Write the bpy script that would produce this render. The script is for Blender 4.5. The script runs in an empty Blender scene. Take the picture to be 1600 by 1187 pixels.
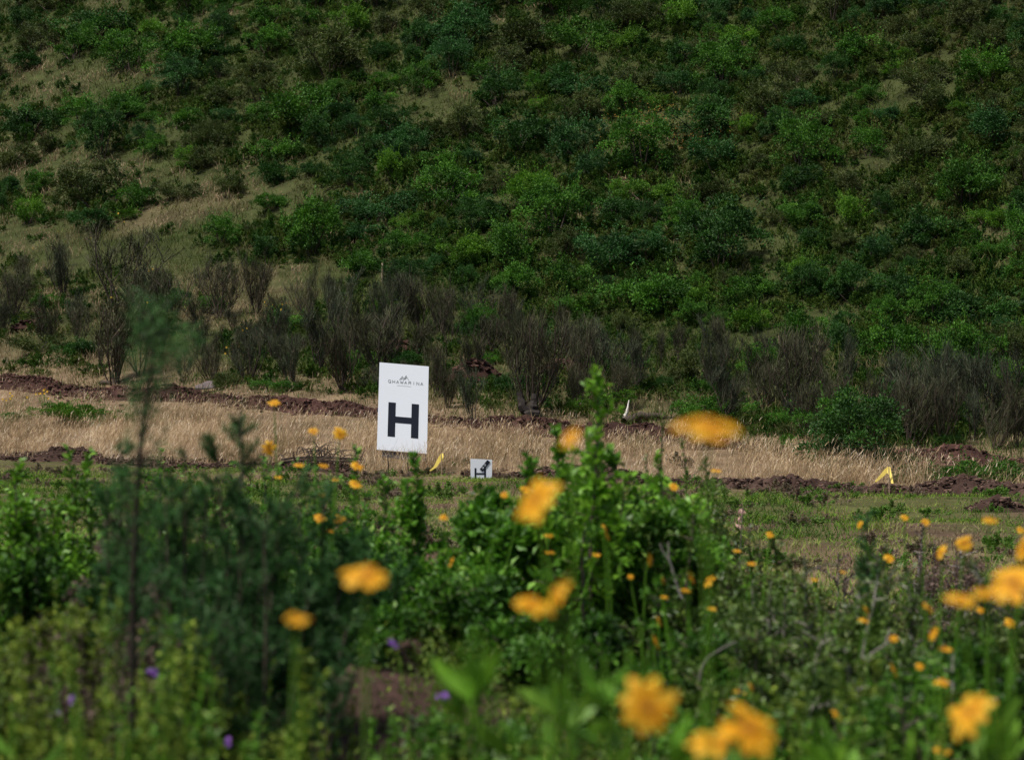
import bpy, math, random
import numpy as np
from mathutils import Vector, Matrix
S = bpy.context.scene
COL = S.collection
R = math.radians
# ------------------------------------------------------------------ camera
CZ = 1.64; F = 3773.0                     # eye height above the field; focal length in pixels of a 1600 px frame
cd = bpy.data.cameras.new('camera'); cam = bpy.data.objects.new('camera', cd); COL.objects.link(cam)
cam.location = (0, 0, CZ); cam.rotation_euler = (R(90), 0, 0)
cd.sensor_width = 36; cd.lens = 36*F/1600; cd.clip_start = .05; cd.clip_end = 3000
cd.dof.use_dof = True; cd.dof.focus_distance = 43; cd.dof.aperture_fstop = 4.3; cd.dof.aperture_blades = 7
S.camera = cam
# ------------------------------------------------------------------ light
SUN_EL, SUN_AZ = 64, 240                   # azimuth clockwise from +Y: behind the camera, to its left
w = bpy.data.worlds.new('World'); S.world = w; w.use_nodes = True
nt = w.node_tree; bg = nt.nodes['Background']
sky = nt.nodes.new('ShaderNodeTexSky'); sky.sky_type = 'NISHITA'; sky.sun_disc = False
sky.sun_elevation = R(SUN_EL); sky.sun_rotation = R(SUN_AZ); sky.dust_density = 3; sky.air_density = 1.2
nt.links.new(sky.outputs[0], bg.inputs[0]); bg.inputs[1].default_value = .056
sl = bpy.data.lights.new('sun', 'SUN'); so = bpy.data.objects.new('sun', sl); COL.objects.link(so)
sl.energy = 3.4; sl.angle = R(7.0); sl.color = (1, .95, .87)
sdir = Vector((math.sin(R(SUN_AZ))*math.cos(R(SUN_EL)), math.cos(R(SUN_AZ))*math.cos(R(SUN_EL)), math.sin(R(SUN_EL))))
so.rotation_euler = (-sdir).to_track_quat('-Z', 'Y').to_euler(); so.location = (-20, -20, 30)
S.view_settings.view_transform = 'Standard'; S.view_settings.look = 'None'
S.view_settings.exposure = 0.6; S.view_settings.gamma = 1
S.cycles.max_bounces = 5; S.cycles.diffuse_bounces = 3; S.cycles.transmission_bounces = 3

rng = np.random.default_rng(7)
# ------------------------------------------------------------------ helpers
def hash2(i, j, s):
    v = np.sin(i*127.1 + j*311.7 + s*74.7)*43758.5453
    return v - np.floor(v)
def vnoise(x, y, s=0):
    x = np.asarray(x, float); y = np.asarray(y, float)
    i = np.floor(x); j = np.floor(y); fx = x-i; fy = y-j
    fx = fx*fx*(3-2*fx); fy = fy*fy*(3-2*fy)
    a = hash2(i, j, s); b = hash2(i+1, j, s); c = hash2(i, j+1, s); d = hash2(i+1, j+1, s)
    return (a*(1-fx)+b*fx)*(1-fy) + (c*(1-fx)+d*fx)*fy
def fbm(x, y, o=3, s=0):
    t = 0; a = .5
    for k in range(o):
        t = t + a*(vnoise(x*2**k, y*2**k, s+k*7)-.5)*2; a *= .5
    return t
def sst(e0, e1, v):
    t = np.clip((v-e0)/(e1-e0), 0, 1); return t*t*(3-2*t)
def sval(x, y):                            # distance beyond the first soil ridge
    xc = np.clip(x, -30, 24)
    return y - (42 - .87*(xc+1.67))
def H(x, y):
    x = np.asarray(x, float); y = np.asarray(y, float)
    s = sval(x, y); xx = np.clip(x, -20, 16)
    z = np.clip(.09-.009*xx, .015, .22)*np.clip(s, 0, 8)
    z = z + np.clip(.2-.006*xx, .1, .3)*np.clip(s-8, 0, 14)
    t = np.clip(s-20, 0, 300)
    z = z + .52*(np.sqrt(t*t+16)-4)
    z = z + sst(16, 45, s)*(.9*fbm(x/7, y/7, 3, 3))
    z = z + .10*fbm(x/2.2, y/2.2, 3, 11)
    z = z + (.5 + .18*fbm(x/.9, y/.9, 3, 5))*sst(12.5, 8.6, y)
    # mounds of spoil on the near bank
    z = z + .26*np.exp(-(((x+.62)/.5)**2+((y-7.6)/.7)**2)) + .12*np.exp(-(((x+.05)/.4)**2+((y-7.0)/.6)**2))
    return z
def hit(px, py, d0=13.0, d1=190.0):        # where the sight line through a point of the photograph meets the ground
    d = np.linspace(d0, d1, 900)
    zz = CZ + (593.5-py)/F*d
    g = H((px-800)/F*d, d) - zz
    k = np.argmax(g > 0)
    if g[k] <= 0: return None
    D = d[k]; return float((px-800)/F*D), float(D)
def P(px, py, D): return np.array([(px-800)/F*D, D, CZ+(593.5-py)/F*D])

SOFT = {'bark', 'grey_bark', 'broom_twigs', 'broom_twigs_green', 'orange_petal', 'flower_disc', 'lance_leaf', 'bleached_wood', 'stake_wood'}
def mk(name, V, Q, mat, tint=None, parent=None, loc=None, smooth=False):
    V = np.asarray(V, np.float32).reshape(-1, 3); Q = np.asarray(Q, np.int32).reshape(-1, 4)
    me = bpy.data.meshes.new(name)
    me.vertices.add(len(V)); me.vertices.foreach_set('co', V.ravel())
    me.loops.add(Q.size); me.loops.foreach_set('vertex_index', Q.ravel())
    me.polygons.add(len(Q)); me.polygons.foreach_set('loop_start', np.arange(0, Q.size, 4, dtype=np.int32))
    me.polygons.foreach_set('use_smooth', np.full(len(Q), smooth or mat.name.split('.')[0] in SOFT))
    if tint is not None:
        tint = np.asarray(tint, np.float32)
        if tint.ndim == 1:
            a = me.attributes.new('tint', 'FLOAT', 'POINT'); a.data.foreach_set('value', tint)
        else:
            a = me.attributes.new('zone', 'FLOAT_COLOR', 'POINT')
            c = np.ones((len(V), 4), np.float32); c[:, :3] = tint; a.data.foreach_set('color', c.ravel())
    me.materials.append(mat); me.update(calc_edges=True)
    o = bpy.data.objects.new(name, me); COL.objects.link(o)
    if parent is not None: o.parent = parent
    if loc is not None: o.location = loc
    return o
def thing(name, label, cat, loc=(0, 0, 0), group=None):
    o = bpy.data.objects.new(name, None); COL.objects.link(o); o.location = loc; o.empty_display_size = .2
    tag(o, label, cat, group); return o
def tag(o, label, cat, group=None, kind=None):
    if label: o['label'] = label
    if cat: o['category'] = cat
    if group: o['group'] = group
    if kind: o['kind'] = kind
    return o
class Geo:
    def __init__(s): s.V = []; s.Q = []; s.T = []; s.n = 0
    def add(s, V, Q, T):
        V = np.asarray(V, float).reshape(-1, 3); T = np.broadcast_to(np.asarray(T, float), (len(V),)) if np.ndim(T) == 0 else T
        s.V.append(V); s.Q.append(np.asarray(Q)+s.n); s.T.append(T); s.n += len(V)
    def out(s, name, mat, parent=None, loc=None, smooth=False):
        return mk(name, np.concatenate(s.V), np.concatenate(s.Q), mat, np.concatenate(s.T), parent, loc, smooth)
    def arr(s): return np.concatenate(s.V), np.concatenate(s.Q), np.concatenate(s.T)
def unit(v): return v/np.maximum(np.linalg.norm(v, axis=-1, keepdims=True), 1e-9)
def rdir(n, g=rng): return unit(g.normal(size=(n, 3)))
def leaves(g, Pt, D, Nn, L, W, T, fold=.25):
    """diamond leaves folded on the midrib: Pt base, D direction, Nn face normal"""
    n = len(Pt); D = unit(D); Sd = unit(np.cross(D, Nn)); Up = np.cross(Sd, D)
    L = np.broadcast_to(L, (n,))[:, None]; W = np.broadcast_to(W, (n,))[:, None]
    a = Pt; m = Pt + D*L*.45 + Up*W*fold
    V = np.stack([a, m+Sd*W*.5, Pt+D*L, m-Sd*W*.5], 1)
    Q = np.arange(n*4).reshape(n, 4)
    g.add(V, Q, np.repeat(np.broadcast_to(T, (n,)), 4))
def lances(g, Pt, D, Nn, L, W, T, droop=.25):
    """long leaves of three quads, arching"""
    n = len(Pt); D = unit(D); Sd = unit(np.cross(D, Nn)); Up = np.cross(Sd, D)
    L = np.broadcast_to(L, (n,))[:, None]; W = np.broadcast_to(W, (n,))[:, None]
    rows = []
    for f, wd in ((0, .15), (.33, .9), (.7, .8), (1, .06)):
        c = Pt + D*L*f - Up*L*droop*f*f
        rows += [c+Sd*W*.5*wd, c-Sd*W*.5*wd]
    V = np.stack(rows, 1); b = (np.arange(n)*8)[:, None]
    Q = np.concatenate([b+np.array([[0, 1, 3, 2]]), b+np.array([[2, 3, 5, 4]]), b+np.array([[4, 5, 7, 6]])])
    g.add(V, Q, np.repeat(np.broadcast_to(T, (n,)), 8))
def blades(g, Pt, D, L, W, T, lean=.25):
    n = len(Pt); D = unit(D); rr = rdir(n); Sd = unit(np.cross(D, rr)); B = np.cross(Sd, D)
    L = np.broadcast_to(L, (n,))[:, None]; W = np.broadcast_to(W, (n,))[:, None]
    m = Pt + D*L*.55; t = Pt + D*L*.97 + B*L*lean
    V = np.stack([Pt+Sd*W*.5, Pt-Sd*W*.5, m-Sd*W*.42, m+Sd*W*.42, t-Sd*W*.12, t+Sd*W*.12], 1); b = (np.arange(n)*6)[:, None]
    Q = np.concatenate([b+np.array([[0, 1, 2, 3]]), b+np.array([[3, 2, 4, 5]])])
    g.add(V, Q, np.repeat(np.broadcast_to(T, (n,)), 6))
def tube(g, pts, r0, r1, sides=5, T=.5):
    pts = np.asarray(pts, float); n = len(pts); ring = []
    for i in range(n):
        d = pts[min(i+1, n-1)]-pts[max(i-1, 0)]; d = d/max(np.linalg.norm(d), 1e-9)
        u = np.cross(d, [.3, .9, .2]); u /= max(np.linalg.norm(u), 1e-9); v = np.cross(d, u)
        r = r0+(r1-r0)*i/(n-1)
        for k in range(sides):
            a = 2*math.pi*k/sides; ring.append(pts[i]+(u*math.cos(a)+v*math.sin(a))*r)
    Q = [[i*sides+k, i*sides+(k+1) % sides, (i+1)*sides+(k+1) % sides, (i+1)*sides+k] for i in range(n-1) for k in range(sides)]
    g.add(ring, Q, T)
def curve(p0, p1, bow, n=6):
    p0 = np.asarray(p0, float); p1 = np.asarray(p1, float); t = np.linspace(0, 1, n)[:, None]
    return p0*(1-t)+p1*t+np.asarray(bow, float)*(4*t*(1-t))*.5
def box(g, lo, hi, T=.5, shear=None):
    x0, y0, z0 = lo; x1, y1, z1 = hi
    V = np.array([[x, y, z] for z in (z0, z1) for y in (y0, y1) for x in (x0, x1)], float)
    Q = [[0, 2, 3, 1], [4, 5, 7, 6], [0, 1, 5, 4], [2, 6, 7, 3], [0, 4, 6, 2], [1, 3, 7, 5]]
    g.add(V, Q, T)

# ------------------------------------------------------------------ materials
def mat(name, ramp, rough=.7, transl=0.0, spec=.3, obj_rand=.25, noise=0, bump=0, nscale=8):
    """colour from the per-leaf tint through a ramp of real surface colours, shifted a little per object"""
    m = bpy.data.materials.new(name); m.use_nodes = True; t = m.node_tree; L = t.links.new
    b = t.nodes['Principled BSDF']; out = t.nodes['Material Output']
    at = t.nodes.new('ShaderNodeAttribute'); at.attribute_name = 'tint'
    cr = t.nodes.new('ShaderNodeValToRGB')
    while len(cr.color_ramp.elements) < len(ramp): cr.color_ramp.elements.new(.5)
    for i, (p, c) in enumerate(ramp):
        cr.color_ramp.elements[i].position = p; cr.color_ramp.elements[i].color = (*c, 1)
    fac = at.outputs['Fac']
    if noise:
        tc = t.nodes.new('ShaderNodeTexCoord'); nz = t.nodes.new('ShaderNodeTexNoise'); nz.inputs['Scale'].default_value = nscale
        nz.inputs['Detail'].default_value = 6
        L(tc.outputs['Object'], nz.inputs['Vector'])
        mm = t.nodes.new('ShaderNodeMath'); mm.operation = 'MULTIPLY_ADD'; L(nz.outputs['Fac'], mm.inputs[0])
        mm.inputs[1].default_value = noise; L(fac, mm.inputs[2])
        m2 = t.nodes.new('ShaderNodeMath'); m2.operation = 'SUBTRACT'; L(mm.outputs[0], m2.inputs[0]); m2.inputs[1].default_value = noise*.5
        fac = m2.outputs[0]
        if bump:
            bp = t.nodes.new('ShaderNodeBump'); bp.inputs['Strength'].default_value = bump; bp.inputs['Distance'].default_value = .02
            L(nz.outputs['Fac'], bp.inputs['Height']); L(bp.outputs[0], b.inputs['Normal'])
    L(fac, cr.inputs[0])
    hs = t.nodes.new('ShaderNodeHueSaturation'); oi = t.nodes.new('ShaderNodeObjectInfo')
    mr = t.nodes.new('ShaderNodeMapRange'); mr.inputs['To Min'].default_value = 1-obj_rand; mr.inputs['To Max'].default_value = 1+obj_rand
    L(oi.outputs['Random'], mr.inputs['Value']); L(mr.outputs[0], hs.inputs['Value']); L(cr.outputs[0], hs.inputs['Color'])
    L(hs.outputs[0], b.inputs['Base Color'])
    b.inputs['Roughness'].default_value = rough; b.inputs['Specular IOR Level'].default_value = spec
    if transl:
        tr = t.nodes.new('ShaderNodeBsdfTranslucent'); L(hs.outputs[0], tr.inputs['Color'])
        mx = t.nodes.new('ShaderNodeMixShader'); mx.inputs[0].default_value = transl
        L(b.outputs[0], mx.inputs[1]); L(tr.outputs[0], mx.inputs[2]); L(mx.outputs[0], out.inputs['Surface'])
    return m
TONES = {
 'dark green':   [(0, (.008, .028, .005)), (.5, (.022, .074, .010)), (1, (.050, .150, .018))],
 'blue green':   [(0, (.009, .034, .008)), (.5, (.027, .090, .018)), (1, (.054, .165, .034))],
 'mid green':    [(0, (.013, .042, .004)), (.5, (.042, .130, .010)), (1, (.090, .235, .018))],
 'bright green': [(0, (.024, .062, .004)), (.5, (.070, .178, .011)), (1, (.135, .290, .020))],
 'olive brown':  [(0, (.020, .028, .007)), (.5, (.050, .076, .016)), (1, (.115, .145, .036))],
}
BM = {k: mat('leaf_'+k.replace(' ', '_'), v, rough=.6, transl=.22, spec=.25, obj_rand=.14) for k, v in TONES.items()}
M_bark = mat('bark', [(0, (.03, .022, .016)), (1, (.12, .09, .07))], rough=.9, noise=.5)
M_greybark = mat('grey_bark', [(0, (.09, .08, .07)), (1, (.30, .27, .24))], rough=.9, noise=.5)
M_broom = mat('broom_twigs', [(0, (.014, .011, .009)), (.5, (.040, .038, .022)), (.75, (.056, .070, .028)), (1, (.14, .13, .075))], rough=.85, spec=.2, obj_rand=.3)
M_broomg = mat('broom_twigs_green', [(0, (.012, .018, .010)), (.5, (.032, .046, .024)), (1, (.10, .11, .065))], rough=.85, spec=.2, obj_rand=.25)
M_dry = mat('dry_grass', [(0, (.10, .11, .035)), (.22, (.20, .14, .08)), (.5, (.44, .31, .175)), (.8, (.66, .50, .31)), (1, (.80, .68, .52))], rough=.7, transl=.2, spec=.25, obj_rand=0)
M_straw = mat('slope_grass', [(0, (.026, .052, .008)), (.35, (.070, .105, .020)), (.6, (.125, .118, .045)), (1, (.32, .235, .145))], rough=.8, transl=.2, spec=.15, obj_rand=0)
M_field = mat('field_grass', [(0, (.05, .11, .012)), (.40, (.15, .27, .025)), (.6, (.24, .29, .06)), (.8, (.30, .25, .14)), (1, (.22, .15, .10))], rough=.7, transl=.25, spec=.2, obj_rand=0)
M_scrub = mat('scrub_leaf', [(0, (.010, .032, .007)), (.3, (.028, .080, .008)), (.6, (.070, .108, .016)), (1, (.15, .135, .055))], rough=.75, transl=.2, spec=.15, obj_rand=0)
M_soil = mat('dark_soil', [(0, (.014, .009, .007)), (.5, (.050, .030, .024)), (1, (.17, .11, .085))], rough=1, spec=.1, obj_rand=0, noise=.7, bump=.8)
M_red = mat('red_soil', [(0, (.018, .010, .009)), (.5, (.050, .026, .021)), (1, (.15, .08, .065))], rough=1, spec=.1, obj_rand=0, noise=.7, bump=.8)
M_rock = mat('rock', [(0, (.06, .045, .045)), (1, (.24, .20, .20))], rough=.9, spec=.2, noise=.6, bump=.5)
M_feather = mat('feathery_leaf', [(0, (.010, .040, .010)), (.5, (.034, .112, .024)), (1, (.085, .22, .045))], rough=.55, transl=.2, spec=.3, obj_rand=.15)
M_leafy = mat('glossy_leaf', [(0, (.014, .048, .004)), (.5, (.060, .180, .012)), (.85, (.14, .32, .025)), (1, (.28, .44, .09))], rough=.50, transl=.34, spec=.35, obj_rand=.15)
M_lance = mat('lance_leaf', [(0, (.04, .11, .006)), (.5, (.10, .25, .015)), (1, (.20, .40, .035))], rough=.45, transl=.3, spec=.4, obj_rand=.15)
M_weed = mat('weed_leaf', [(0, (.030, .060, .007)), (.5, (.105, .175, .020)), (1, (.32, .40, .05))], rough=.6, transl=.3, spec=.25, obj_rand=.2)
M_brownweed = mat('dry_weed', [(0, (.04, .026, .022)), (.5, (.10, .068, .055)), (1, (.20, .14, .12))], rough=.8, transl=.15, spec=.2, obj_rand=.2)
M_thorn = mat('small_leaf', [(0, (.018, .042, .006)), (.5, (.065, .135, .015)), (1, (.17, .24, .045))], rough=.45, transl=.2, spec=.4, obj_rand=.2)
M_petal = mat('orange_petal', [(0, (.48, .18, .003)), (.5, (.74, .36, .012)), (1, (.86, .52, .05))], rough=.6, transl=.3, spec=.2, obj_rand=.06)
M_disc = mat('flower_disc', [(0, (.20, .075, .01)), (1, (.42, .19, .02))], rough=.9, obj_rand=0)
M_yel = mat('yellow_petal', [(0, (.60, .36, .02)), (1, (.85, .62, .10))], rough=.6, transl=.3, obj_rand=.1)
M_purple = mat('purple_petal', [(0, (.20, .08, .40)), (1, (.42, .20, .62))], rough=.6, transl=.3, obj_rand=.1)
def plain(name, c, rough=.6, spec=.3, nz=.06, scale=6):
    return mat(name, [(0, tuple(v*(1-nz) for v in c)), (1, tuple(min(1, v*(1+nz)) for v in c))], rough=rough, spec=spec, obj_rand=0, noise=1.0, nscale=scale)
M_white = plain('white_panel', (.77, .82, .90), .9, .05, .015, 3)
M_ink = plain('black_ink', (.020, .024, .036), .9, .05)
M_grey_ink = plain('grey_ink', (.25, .27, .28), .6, .3)
M_faint = plain('faint_ink', (.50, .53, .54), .6, .3)
M_yflag = plain('yellow_tape', (.78, .60, .13), .5, .3, .1)
M_wood = mat('stake_wood', [(0, (.22, .16, .11)), (1, (.42, .32, .22))], rough=.9, noise=.5)
M_shaded_board = plain('shaded_board', (.07, .07, .085), .8, .2, .2)  # dark grey stands in for the shadow beneath the signboard
M_redcap = plain('red_cap', (.55, .03, .06), .5)
M_pale = mat('bleached_wood', [(0, (.40, .36, .32)), (1, (.72, .68, .62))], rough=.8, noise=.6, nscale=20)
# ground: zones of soil, straw litter and short turf (real changes of surface), broken up by noise
M_gr = bpy.data.materials.new('ground_surface'); M_gr.use_nodes = True; t = M_gr.node_tree; b = t.nodes['Principled BSDF']
at = t.nodes.new('ShaderNodeAttribute'); at.attribute_name = 'zone'; tc = t.nodes.new('ShaderNodeTexCoord')
n1 = t.nodes.new('ShaderNodeTexNoise'); n1.inputs['Scale'].default_value = 1.3; n1.inputs['Detail'].default_value = 10; n1.inputs['Roughness'].default_value = .7
t.links.new(tc.outputs['Object'], n1.inputs['Vector'])
hs = t.nodes.new('ShaderNodeHueSaturation'); mr = t.nodes.new('ShaderNodeMapRange')
mr.inputs['From Min'].default_value = .3; mr.inputs['From Max'].default_value = .7; mr.inputs['To Min'].default_value = .5; mr.inputs['To Max'].default_value = 1.5
t.links.new(n1.outputs['Fac'], mr.inputs['Value']); t.links.new(mr.outputs[0], hs.inputs['Value']); t.links.new(at.outputs['Color'], hs.inputs['Color'])
t.links.new(hs.outputs[0], b.inputs['Base Color']); b.inputs['Roughness'].default_value = 1; b.inputs['Specular IOR Level'].default_value = .1
bp = t.nodes.new('ShaderNodeBump'); bp.inputs['Strength'].default_value = .6; bp.inputs['Distance'].default_value = .08
t.links.new(n1.outputs['Fac'], bp.inputs['Height']); t.links.new(bp.outputs[0], b.inputs['Normal'])

# ------------------------------------------------------------------ ground
def axis(segs):
    a = []
    for lo, hi, st in segs: a += list(np.arange(lo, hi, st))
    return np.array(a+[segs[-1][1]])
gx = axis([(-400, -60, 20), (-60, -30, 3), (-30, -12, .6), (-12, 12, .16), (12, 30, .6), (30, 60, 3), (60, 400, 20)])
gy = axis([(-60, 0, 4), (0, 14, .14), (14, 62, .2), (62, 130, .7), (130, 400, 15)])
X, Y = np.meshgrid(gx, gy, indexing='ij'); Z = H(X, Y)
s_ = sval(X, Y)
n_ = fbm(X/1.3, Y/1.3, 3, 21); n2_ = fbm(X/4, Y/4, 3, 31)
turf = np.array([.070, .072, .026]); soil = np.array([.085, .05, .038]); straw = np.array([.17, .12, .075]); litter = np.array([.040, .048, .016])
c = np.zeros(X.shape+(3,)); 
def mixc(a, b_, k): return a*(1-k[..., None])+b_*k[..., None]
c[:] = turf
c = mixc(c, np.broadcast_to(np.array([.15, .11, .065]), c.shape), sst(-.1, .3, n2_)*.8); c = mixc(c, np.broadcast_to(soil, c.shape), sst(-.05, .3, n_)*.8)
c = mixc(c, np.broadcast_to(straw, c.shape), sst(-.6, .6, s_))
c = mixc(c, np.broadcast_to(litter, c.shape), sst(8, 13, s_))
c = mixc(c, np.broadcast_to(straw*.8, c.shape), sst(.1, .5, n2_)*sst(10, 14, s_)*.5*sst(40,20,s_))
c = mixc(c, np.broadcast_to(np.array([.07, .042, .034]), c.shape), sst(12.5, 9.5, Y))
nx, ny = X.shape
idx = np.arange(nx*ny).reshape(nx, ny)
Q = np.stack([idx[:-1, :-1], idx[1:, :-1], idx[1:, 1:], idx[:-1, 1:]], -1).reshape(-1, 4)
g_ = mk('ground', np.stack([X, Y, Z], -1), Q, M_gr, c.reshape(-1, 3), smooth=True); g_['kind'] = 'structure'

# soil ridges thrown up along both edges of the dry strip
def lump_field(n, pts, rad, g, flat=.75):
    """irregular clods: displaced low spheres built from quads (cube-sphere)"""
    base = []; 
    N = 3; lin = np.linspace(-1, 1, N+1); Qf = []; cnt = 0
    for ax in range(3):
        for sg in (-1, 1):
            A, B = np.meshgrid(lin, lin, indexing='ij'); C = np.full_like(A, sg)
            v = np.stack([A, B, C], -1).reshape(-1, 3); v = np.roll(v, ax, axis=1); base.append(v)
            ii = np.arange((N+1)**2).reshape(N+1, N+1)+cnt; cnt += (N+1)**2
            q = np.stack([ii[:-1, :-1], ii[1:, :-1], ii[1:, 1:], ii[:-1, 1:]], -1).reshape(-1, 4)
            Qf.append(q)
    base = unit(np.concatenate(base)); Qf = np.concatenate(Qf)
    for p, r in zip(pts, rad):
        ph = rng.uniform(0, 6.28, 6)
        d = 1+.28*np.sin(base[:, 0]*3.1+ph[0])*np.sin(base[:, 1]*3.7+ph[1])+.22*np.sin(base[:, 2]*5+ph[2]+base[:, 0]*4)+.12*np.sin(base[:, 1]*9+ph[3])
        sc = np.array([rng.uniform(.8, 1.5), rng.uniform(.8, 1.3), rng.uniform(.5, .95)*flat/.75])*r
        a = ph[4]; v = base*d[:, None]*sc
        v = np.stack([v[:, 0]*math.cos(a)-v[:, 1]*math.sin(a), v[:, 0]*math.sin(a)+v[:, 1]*math.cos(a), v[:, 2]], -1)
        g.add(v+p, Qf, rng.uniform(.1, .9))
def ridge(name, s0, width, height, xr, m, seed, clods, gap=None):
    g = Geo()
    u = np.arange(xr[0], xr[1], .03); v = np.linspace(-1, 1, 44)
    U, Vv = np.meshgrid(u, v, indexing='ij')
    sj = s0+.6*fbm(U/2.5, U*0+3, 2, seed)
    Yy = 42-.87*(U+1.67)+sj+Vv*width
    hh = np.clip(.62+1.2*fbm(U/1.3, U*0+9, 3, seed+1), .3, 1.5)
    if gap is not None: hh = hh*gap(U)
    prof = np.clip(1-np.abs(Vv)**1.6, 0, 1)
    Zz = H(U, Yy)-.06+(height*hh+.03)*prof*(1+.5*fbm(U*4, Yy*4, 3, seed+2))+.11*prof*fbm(U*9, Yy*9, 3, seed+4)*np.clip(hh*2, 0, 1)
    ii = np.arange(U.size).reshape(U.shape)
    Q = np.stack([ii[:-1, :-1], ii[1:, :-1], ii[1:, 1:], ii[:-1, 1:]], -1).reshape(-1, 4)
    g.add(np.stack([U, Yy, Zz], -1), Q, (.45+.3*fbm(U*2, Yy*2, 2, seed+5)).ravel())
    cx = rng.uniform(xr[0], xr[1], clods); cv = rng.normal(0, .55, clods)*width
    cy = 42-.87*(cx+1.67)+s0+.6*fbm(cx/2.5, cx*0+3, 2, seed)+cv
    hc = np.clip(.62+1.2*fbm(cx/1.3, cx*0+9, 3, seed+1), .3, 1.5)
    if gap is not None: hc = hc*gap(cx)
    rr = rng.uniform(.008, .030, clods)*rng.choice([1, 1, 1, 1.8], clods)
    cz = H(cx, cy)+height*hc*np.clip(1-np.abs(cv/width)**1.6, 0, 1)
    ok = hc > .12
    lump_field(0, np.stack([cx, cy, cz], -1)[ok], rr[ok], g)
    o = g.out(name, m); o['kind'] = 'structure'; return o
ridge('soil_ridge', -.3, 1.0, .20, (-13, 10.5), M_soil, 40, 4200, gap=lambda U: 1-.72*sst(-3.2, -2.4, U)*sst(.6, 0, U)+.45*sst(3, 7, U))
ridge('far_soil_ridge', 7.6, .8, .27, (-15, 10.5), M_red, 60, 3600, gap=lambda U: 1-.5*sst(2.5, 4, U)*sst(8, 6, U))

open_patch = [(110,120,120,26),(215,115,60,22),(140,260,150,24),(370,300,150,34),(450,310,50,34),(265,415,60,30),(650,28,50,16),(1040,212,110,30),(1190,390,50,44),(1180,310,60,30),
              (650,170,40,40),(700,160,50,50),(1360,260,50,20),(300,345,110,18),(60,380,70,20)]
# ------------------------------------------------------------------ grasses and ground cover (uncountable stuff)
def scatter(n, x0, x1, y0, y1): return rng.uniform(x0, x1, n), rng.uniform(y0, y1, n)
def up(n, spread, lean=(0, 0)):
    d = rng.normal(0, spread, (n, 3)); d[:, 2] = 1; d[:, 0] += lean[0]; d[:, 1] += lean[1]; return d
# short turf of the field
g = Geo()
x, y = scatter(330000, -11, 10, 13, 45); s = sval(x, y)
keep = (s < -.2) & (np.abs(x) < y*.235+.6) & (rng.random(len(x)) < .12+1.0*sst(-.30, .40, fbm(x/.8, y/.8, 3, 51))) & (~((np.abs(s+.3) < .75) & (fbm(x/1.3, y/1.3, 2, 77) < .22)))
x, y = x[keep], y[keep]; s = s[keep]; n = len(x)
T = np.clip(.42+1.1*fbm(x/1.6, y/2.6, 3, 54)+.5*fbm(x/.3, y/.3, 2, 56)-.3*sst(-3, -.8, s)+rng.normal(0, .13, n), 0, 1)
L = rng.uniform(.025, .085, n)*(1+1.6*sst(.1, .6, fbm(x/.7, y/.7, 2, 57)))
blades(g, np.stack([x, y, H(x, y)-.01], -1), up(n, .5), L, rng.uniform(.006, .012, n), T, .35)
g.out('field_grass', M_field)
tag(bpy.data.objects['field_grass'], 'short green and straw coloured grass of the field', 'grass', kind='stuff')
# tall dry grass of the strip the sign stands in
g = Geo()
x, y = scatter(420000, -14, 11, 32, 62); s = sval(x, y)
dn = sst(-.6, -.1, s)*np.maximum(sst(7.9, 6.4, s+.8*fbm(x/1.5, y/1.5, 2, 66)), .45*(s<11))
keep = (rng.random(len(x)) < dn*(.62+1.1*fbm(x/.9, y/.9, 3, 61))*(1-.45*sst(4, 7, s))*(1-.75*sst(5.6, 6.8, x+.6*fbm(y*1.5, x*1.5, 2, 141)))*(1-.9*sst(.12, .34, fbm(x/1.3, y/1.8, 3, 143)))*(1-.85*sst(.10, .3, fbm(x/.5, y/.5, 2, 145))*sst(1.5, 4, s))) & (np.abs(x) < y*.235+.6)
x, y = x[keep], y[keep]; n = len(x); s = sval(x, y)
T = np.clip(.52+.55*fbm(x/1.1, y/1.1, 3, 62)+.5*fbm(x/.22, y/.22, 2, 64)-.34*sst(2.5, 6.5, s)+rng.normal(0, .16, n), 0, 1)
L = rng.uniform(.16, .52, n)*(.85+.5*fbm(x/2, y/2, 2, 63)+.5*fbm(x/.25, y/.25, 2, 65))*(.45+.55*sst(7.5, 4.5, s))*(.4+.6*sst(-.5, .6, s))
blades(g, np.stack([x, y, H(x, y)-.02], -1), up(n, .26, (.16, 0)), L, rng.uniform(.003, .0065, n), T, .45)
# seed heads
k = rng.random(n) < .25
hx = np.stack([x, y, H(x, y)], -1)[k]; nn = len(hx)
blades(g, hx+np.stack([rng.normal(0, .05, nn)+.05, rng.normal(0, .05, nn), L[k]*.8], -1), up(nn, .35, (.3, 0)), .10, .008, np.clip(rng.normal(.75, .2, nn), 0, 1), .3)
o = g.out('dry_grass', M_dry); tag(o, 'tall dry pinkish tan grass in the strip round the signboard', 'grass', kind='stuff')
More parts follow.
